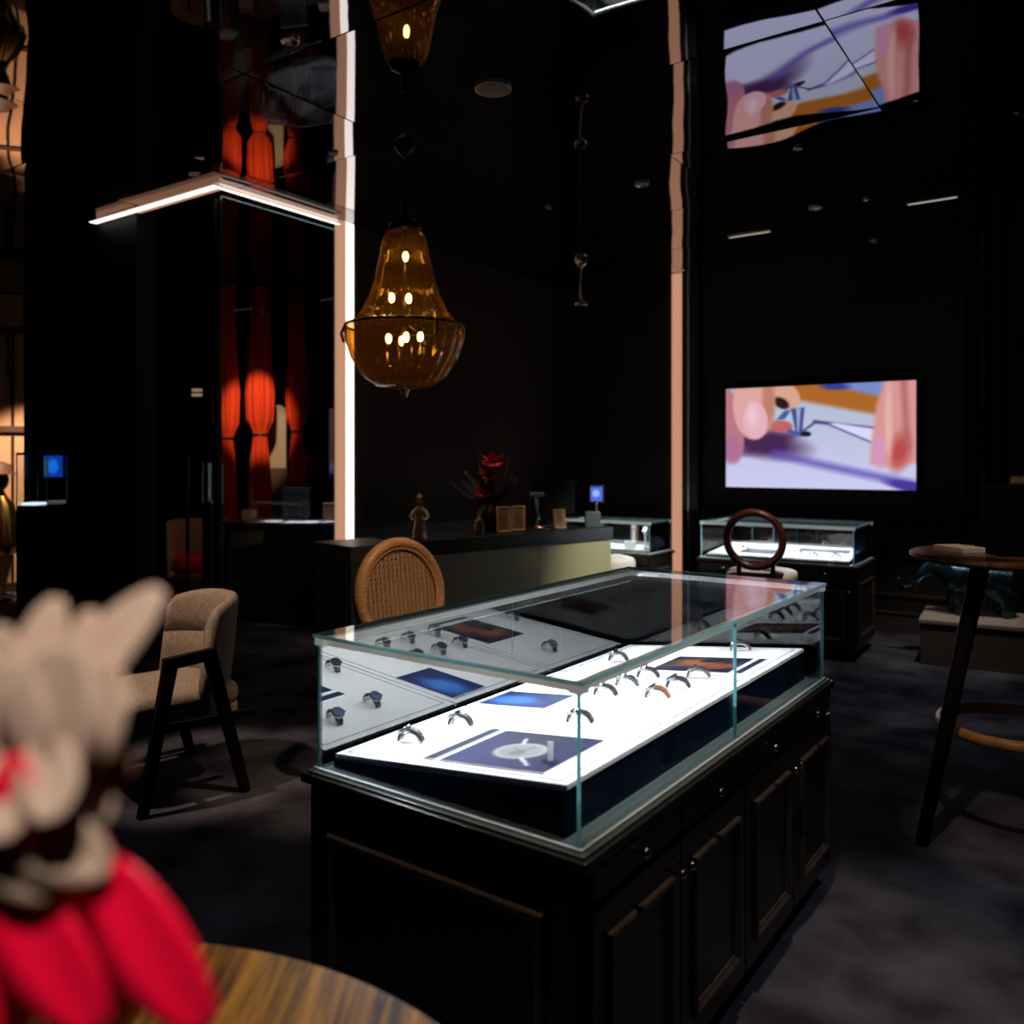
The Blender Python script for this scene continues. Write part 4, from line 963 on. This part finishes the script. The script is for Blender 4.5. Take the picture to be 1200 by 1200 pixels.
for k in range(3):
    a = PI + 0.1 + k*2*PI/3
    obj('hook', MB().tube([(0.355*math.cos(a), 0.355*math.sin(a), zz(383)), (0.375*math.cos(a), 0.375*math.sin(a), zz(392)), (0.36*math.cos(a), 0.36*math.sin(a), zz(402))], 0.009, 6), M['dark_metal'], pd, smooth=True)
p2 = thing('slim_pendant', 'slim pewter rod pendant hanging above the counter end', 'pendant lamp', (0.50, 6.2, 0))
obj('rod', MB().lathe([(0.009, 2.62), (0.009, 2.92)], 10), M['pewter'], p2, smooth=True)
obj('socket', MB().lathe([(0.012, 2.885), (0.045, 2.92), (0.05, 2.95), (0.045, 2.985), (0.012, 2.99)], 20), M['pewter'], p2, smooth=True)
obj('collar', MB().lathe([(0.05, 2.615), (0.045, 2.635), (0.012, 2.66)], 20), M['pewter'], p2, smooth=True)
obj('cord', MB().lathe([(0.004, 2.985), (0.004, CEIL - 0.008)], 6), M['black_paint'], p2)

# ------------------------------------------------------------------ ceiling fittings
def downlight(label, x, y, r, lit=True, group='small ceiling downlights'):
    d = thing('downlight', label, 'downlight', (x, y, CEIL), 0, group)
    obj('ring', MB().lathe([(r, -0.004), (r, -0.016), (r*0.78, -0.02), (r*0.72, -0.012)], 24), M['alu'], d, smooth=True)
    obj('lens', MB().lathe([(r*0.74, -0.011), (0.001, -0.011)], 20), M['lamp'] if lit else M['speaker'], d)
sp = thing('ceiling_speaker', 'round brownish speaker grille in the ceiling', 'speaker', (-0.095, 4.3, CEIL))
obj('grille', MB().lathe([(0.086, -0.008), (0.083, -0.016), (0.001, -0.018)], 36), mat('grille_taupe', (0.30, 0.22, 0.18), 0.7, emit=None), sp, smooth=True)
obj('ring', MB().tube([(0.088*math.cos(2*PI*k/40), 0.088*math.sin(2*PI*k/40), -0.012) for k in range(40)], 0.005, 6, True), M['alu'], sp, smooth=True)
downlight('bright downlight below the mirrored television picture', 1.715, 5.12, 0.028)
downlight('larger lit downlight beside the right copper strip', 0.88, 5.79, 0.05)
downlight('unlit round fitting left of the right hand slot light', 2.25, 6.33, 0.055, False)
downlight('tiny downlight between the two slot lights', 2.54, 6.13, 0.02)
downlight('farthest downlight near the television wall', 3.10, 7.3, 0.04)
downlight('downlight near the left LED strip', -1.09, 5.2, 0.03)
downlight('downlight with a bright ring at the upper left', -0.99, 3.8, 0.045)
downlight('small downlight above the counter', 0.27, 6.33, 0.022)
def slot(label, x, y, L):
    d = thing('slot_light', label, 'slot light', (x, y, CEIL), -R(35), 'narrow slot lights')
    obj('slot_body', MB().box(0, -0.02, -0.014, L, 0.02, -0.007), M['alu'], d)
    obj('diffuser', MB().box(0.01, -0.009, -0.017, L - 0.01, 0.009, -0.014), mat('slot_glow', (0.3, 0.3, 0.3), 0.5, emit=(1, 0.9, 0.8), es=0.45), d)
slot('narrow slot light nearer the left in the ceiling before the television', 1.82, 7.18, 0.36)
slot('narrow slot light at the right in the ceiling before the television', 2.89, 6.25, 0.34)

# ------------------------------------------------------------------ glass showcases on pedestals at the left
def tower(label, loc, rz, w, z0, z1, light=True):
    t = thing('pedestal_case', label, 'display case', loc, rz, 'narrow pedestal cases')
    obj('pedestal', MB().box(-w/2, -w/2, 0, w/2, w/2, z0), M['black_paint'], t, bevel=0.004)
    g = 0.007
    for s_ in (-1, 1):
        obj('glass_pane', MB().pane(min(s_*w/2, s_*(w/2 - g)), -w/2 + g, z0, max(s_*w/2, s_*(w/2 - g)), w/2 - g, z1), [M['glass'], M['glass_edge']], t)
        obj('glass_pane', MB().pane(-w/2, min(s_*w/2, s_*(w/2 - g)), z0, w/2, max(s_*w/2, s_*(w/2 - g)), z1), [M['glass'], M['glass_edge']], t)
    obj('lid', MB().box(-w/2, -w/2, z1, w/2, w/2, z1 + 0.018), M['dark_metal'], t)
    return t
t1 = tower('black pedestal case with a blue lit screen at the left', (-3.48, 6.32, 0), -R(35) + 0.5, 0.24, 1.16, 1.53)
painted('back_screen', 0.15, 0.16, 24, 24, lambda u, v: blend(blend(np.zeros(u.shape + (3,)) + np.array([0.05, 0.22, 0.62]), ell(u, v, 0.5, 0.5, 0.28, 0.36, 0.4), (28, 110, 235)), ell(u, v, 0.15, 0.5, 0.12, 0.4, 0.5), (40, 90, 70)), M['tv'], t1, (-0.05, 0.09, 1.365), flat='xz')
obj('stand', MB().box(-0.105, -0.08, 1.162, 0.0, 0.05, 1.18), M['case_light'], t1)
t2 = tower('narrow lit glass case beyond the opening beside the corner post', (-2.63, 7.5, 0), -R(35), 0.125, 1.11, 1.47)
obj('light_rod', MB().box(-0.006, 0.045, 1.112, 0.006, 0.055, 1.465), M['case_light'], t2)
obj('stand', MB().box(-0.05, -0.05, 1.112, 0.05, 0.045, 1.135), mat('pale_blue', (0.2, 0.5, 0.65), 0.4), t2)

# ------------------------------------------------------------------ inner room seen through glass and opening
def drape(label, x, y, w, tie):
    d = thing('red_drape', label, 'curtain', (x, y, 0), 0, 'orange red drapes in the inner room')
    prof = [(w*0.85, 0.02), (w*0.8, 0.5), (w*0.72, 1.0), (w*0.6, tie - 0.25), (w*0.42, tie), (w*0.6, tie + 0.07), (w*0.85, tie + 0.16), (w*0.9, 2.2), (w*0.7, 2.6), (w*0.6, CEIL - 0.03)]
    obj('drape_cloth', MB().lathe(prof, 72, ribs=11, amp=0.09), M['drape'], d, smooth=True)
    obj('tie_band', MB().tube([(w*0.45*math.cos(2*PI*k/24), w*0.45*math.sin(2*PI*k/24), tie) for k in range(24)], 0.014, 6, True), M['black_paint'], d, smooth=True)
drape('leftmost orange red drape beyond the glass partition', -3.03, 9.05, 0.15, 1.72)
drape('middle orange red drape beyond the glass partition', -2.70, 9.15, 0.16, 1.76)
drape('rightmost orange red drape beyond the glass partition', -2.34, 9.30, 0.13, 1.80)
ap = thing('arched_panel', 'tan arched niche panel behind the rightmost red drape', 'panel', (-2.62, 9.55, 0), 0)
am = MB(); out = [(-0.09, 1.40), (0.09, 1.40)] + [(0.09*math.cos(PI*k/14), 2.02 + 0.09*math.sin(PI*k/14)) for k in range(15)]
am.loft([[(x, 0, z) for x, z in out], [(x, 0.03, z) for x, z in out]])
obj('panel_face', am, mat('niche_tan', (0.50, 0.34, 0.20), 0.6), ap)
obj('shelf', MB().box(-0.10, -0.06, 1.36, 0.12, 0.03, 1.40).box(-0.10, -0.06, 0, 0.12, 0.03, 1.36), M['brown'], ap)
dk = thing('desk', 'black desk in the inner room beyond the glass', 'desk', (-2.05, 8.0, 0), -R(20))
obj('desktop', MB().box(-0.60, -0.32, 0.885, 0.62, 0.32, 0.92), M['black_paint'], dk, bevel=0.004)
obj('desk_body', MB().box(-0.56, -0.28, 0, 0.58, 0.28, 0.885), M['black_wood'], dk)
for i, (x, y, w, h, rz, lb) in enumerate(((-0.20, -0.16, 0.30, 0.22, 0.1, 'left'), (0.18, -0.10, 0.34, 0.25, -0.15, 'middle'), (0.42, 0.06, 0.30, 0.22, 0.3, 'right'))):
    c_, s_ = math.cos(-R(20)), math.sin(-R(20))
    tag(obj('paper_sheet', MB().box(-w/2, -h/2, 0, w/2, h/2, 0.004), M['paper'], loc=(-2.05 + x*c_ - y*s_, 8.0 + x*s_ + y*c_, 0.92), rot=rz), 'white sheet lying on the %s of the inner room desk' % lb, 'paper', 'papers on the inner desk')
mon = thing('computer', 'black computer box standing on the inner room desk', 'computer', (-2.02, 8.02, 0.924), -0.2)
obj('screen_back', MB().box(-0.14, -0.02, 0.04, 0.14, 0.02, 0.31), M['black_paint'], mon, bevel=0.006)
obj('foot', MB().box(-0.09, -0.07, 0, 0.09, 0.09, 0.012).box(-0.02, -0.01, 0.012, 0.02, 0.02, 0.06), M['black_paint'], mon)
tag(obj('tan_box', MB().box(-0.06, -0.05, 0, 0.06, 0.05, 0.10), M['tan'], bevel=0.004, loc=(-2.50, 8.12, 0.92)), 'small tan box at the left end of the inner desk', 'box')
tag(obj('lidded_box', MB().box(-0.08, -0.06, 0, 0.08, 0.06, 0.15).box(-0.083, -0.063, 0.15, 0.083, 0.063, 0.17), M['brown'], bevel=0.004, loc=(-1.68, 8.0, 0.92)), 'brown lidded box at the right end of the inner desk', 'box')
tc_ = thing('tub_chair', 'tan tub chair with a red cushion in the opening at the left', 'chair', (-3.10, 8.45, 0), 0.2)
sh = []
for i in range(17):
    a = -0.15 - (PI - 0.3)*(1 - i/16) + PI + 0.0
    a = 0.1 + (PI - 0.2)*i/16
    sh.append([(0.30*math.cos(a)*q, 0.30*math.sin(a)*q, z) for q, z in ((1, 0.32), (1.04, 0.88), (0.92, 0.90), (0.86, 0.34))])
obj('shell', MB().loft(sh), M['tan'], tc_, smooth=False)
obj('cushion', MB().slab(0, -0.03, 0.255, 0.24, 0.40, 0.56, 2.3, 0.05, 0.02), M['red_deep'], tc_, smooth=True)
obj('base', MB().lathe([(0.24, 0), (0.24, 0.32), (0.27, 0.40)], 28), M['brown'], tc_, smooth=True)
tp = thing('opening_post', 'slim dark metal post standing in the opening', 'post', (-2.70, 7.10, 0))
obj('pole', MB().lathe([(0.014, 0.02), (0.014, 1.52), (0.02, 1.53), (0.001, 1.54)], 12), M['dark_metal'], tp, smooth=True)
obj('base', MB().lathe([(0.11, 0), (0.11, 0.012), (0.02, 0.03)], 24), M['dark_metal'], tp, smooth=True)
sg = thing('wall_plate', 'small glowing plate with two rows of marks in the opening', 'plate', (-3.32, 9.0, 2.20), 0)
obj('backing', MB().box(-0.065, 0, -0.06, 0.065, 0.012, 0.06).box(-0.012, 0.012, -2.2, 0.012, 0.03, 1.165), M['black_paint'], sg)
for r_ in (0, 1):
    for k in range(4):
        obj('mark', MB().box(-0.055 + k*0.028, -0.004, 0.012 - r_*0.05, -0.033 + k*0.028, 0.0, 0.042 - r_*0.05), mat('mark_glow', (0.5, 0.35, 0.3), 0.5, emit=(0.9, 0.55, 0.4), es=0.35) if r_ + k == 0 else bpy.data.materials['mark_glow'], sg)
# bright tan display at the far left beyond the black pier
lw = thing('lit_display_wall', 'bright tan arched display panel at the far left edge', 'panel', (-5.75, 9.5, 0), R(20))
am = MB(); out = [(-0.42, 0.12), (0.42, 0.12), (0.42, 2.0)] + [(0.42*math.cos(PI*k/16), 2.0 + 0.42*math.sin(PI*k/16)) for k in range(1, 16)] + [(-0.42, 2.0)]
am.loft([[(x, 0, z) for x, z in out], [(x, 0.05, z) for x, z in out]])
obj('arch_panel', am, M['salmon'], lw)
obj('upper_panel', MB().box(-0.6, 0.06, 0.0, 0.6, 0.10, CEIL - 0.02), M['tan'], lw)
for z in (0.62, 1.80, 2.9):
    obj('rail', MB().box(-0.5, -0.05, z, 0.5, 0.0, z + 0.07), M['brown'], lw, bevel=0.004)
obj('upright', MB().box(0.16, -0.03, 0.12, 0.185, 0.0, 2.9), M['black_paint'], lw)
ms = thing('display_bust', 'golden draped bust with a brown round hat in the lit left display', 'display bust', (-5.42, 9.0, 0), R(20))
obj('stand', MB().lathe([(0.14, 0), (0.14, 0.03), (0.03, 0.06), (0.03, 0.55)], 20), M['black_paint'], ms, smooth=True)
obj('drapery', MB().lathe([(0.17, 0.50), (0.20, 0.62), (0.17, 0.85), (0.14, 1.02), (0.07, 1.12), (0.05, 1.18)], 40, ribs=9, amp=0.10), M['gold'], ms, smooth=True)
obj('head', MB().sphere((0, 0, 1.28), 0.115, 16, 12, (0.9, 1, 1.1)), M['brown'], ms, smooth=True)
obj('hat', MB().lathe([(0.19, 1.34), (0.18, 1.355), (0.125, 1.36), (0.12, 1.44), (0.06, 1.47), (0.001, 1.475)], 28), M['brown'], ms, smooth=True)
# switches on the right part of the back wall
for k, (a, z) in enumerate(((-0.55, 2.08), (-0.62, 2.45))):
    s_ = thing('wall_switch', ('lower' if k == 0 else 'upper') + ' small metal switch plate beside the right pilaster', 'switch', room(a, B_BACK - 0.012, z), ROOM_ROT, 'switch plates')
    obj('plate', MB().box(-0.06, 0, -0.06, 0.06, 0.012, 0.06), M['dark_metal'], s_, bevel=0.002)
    obj('button', MB().box(-0.015, -0.006, -0.015, 0.015, 0, 0.015), M['chrome'], s_, bevel=0.002)
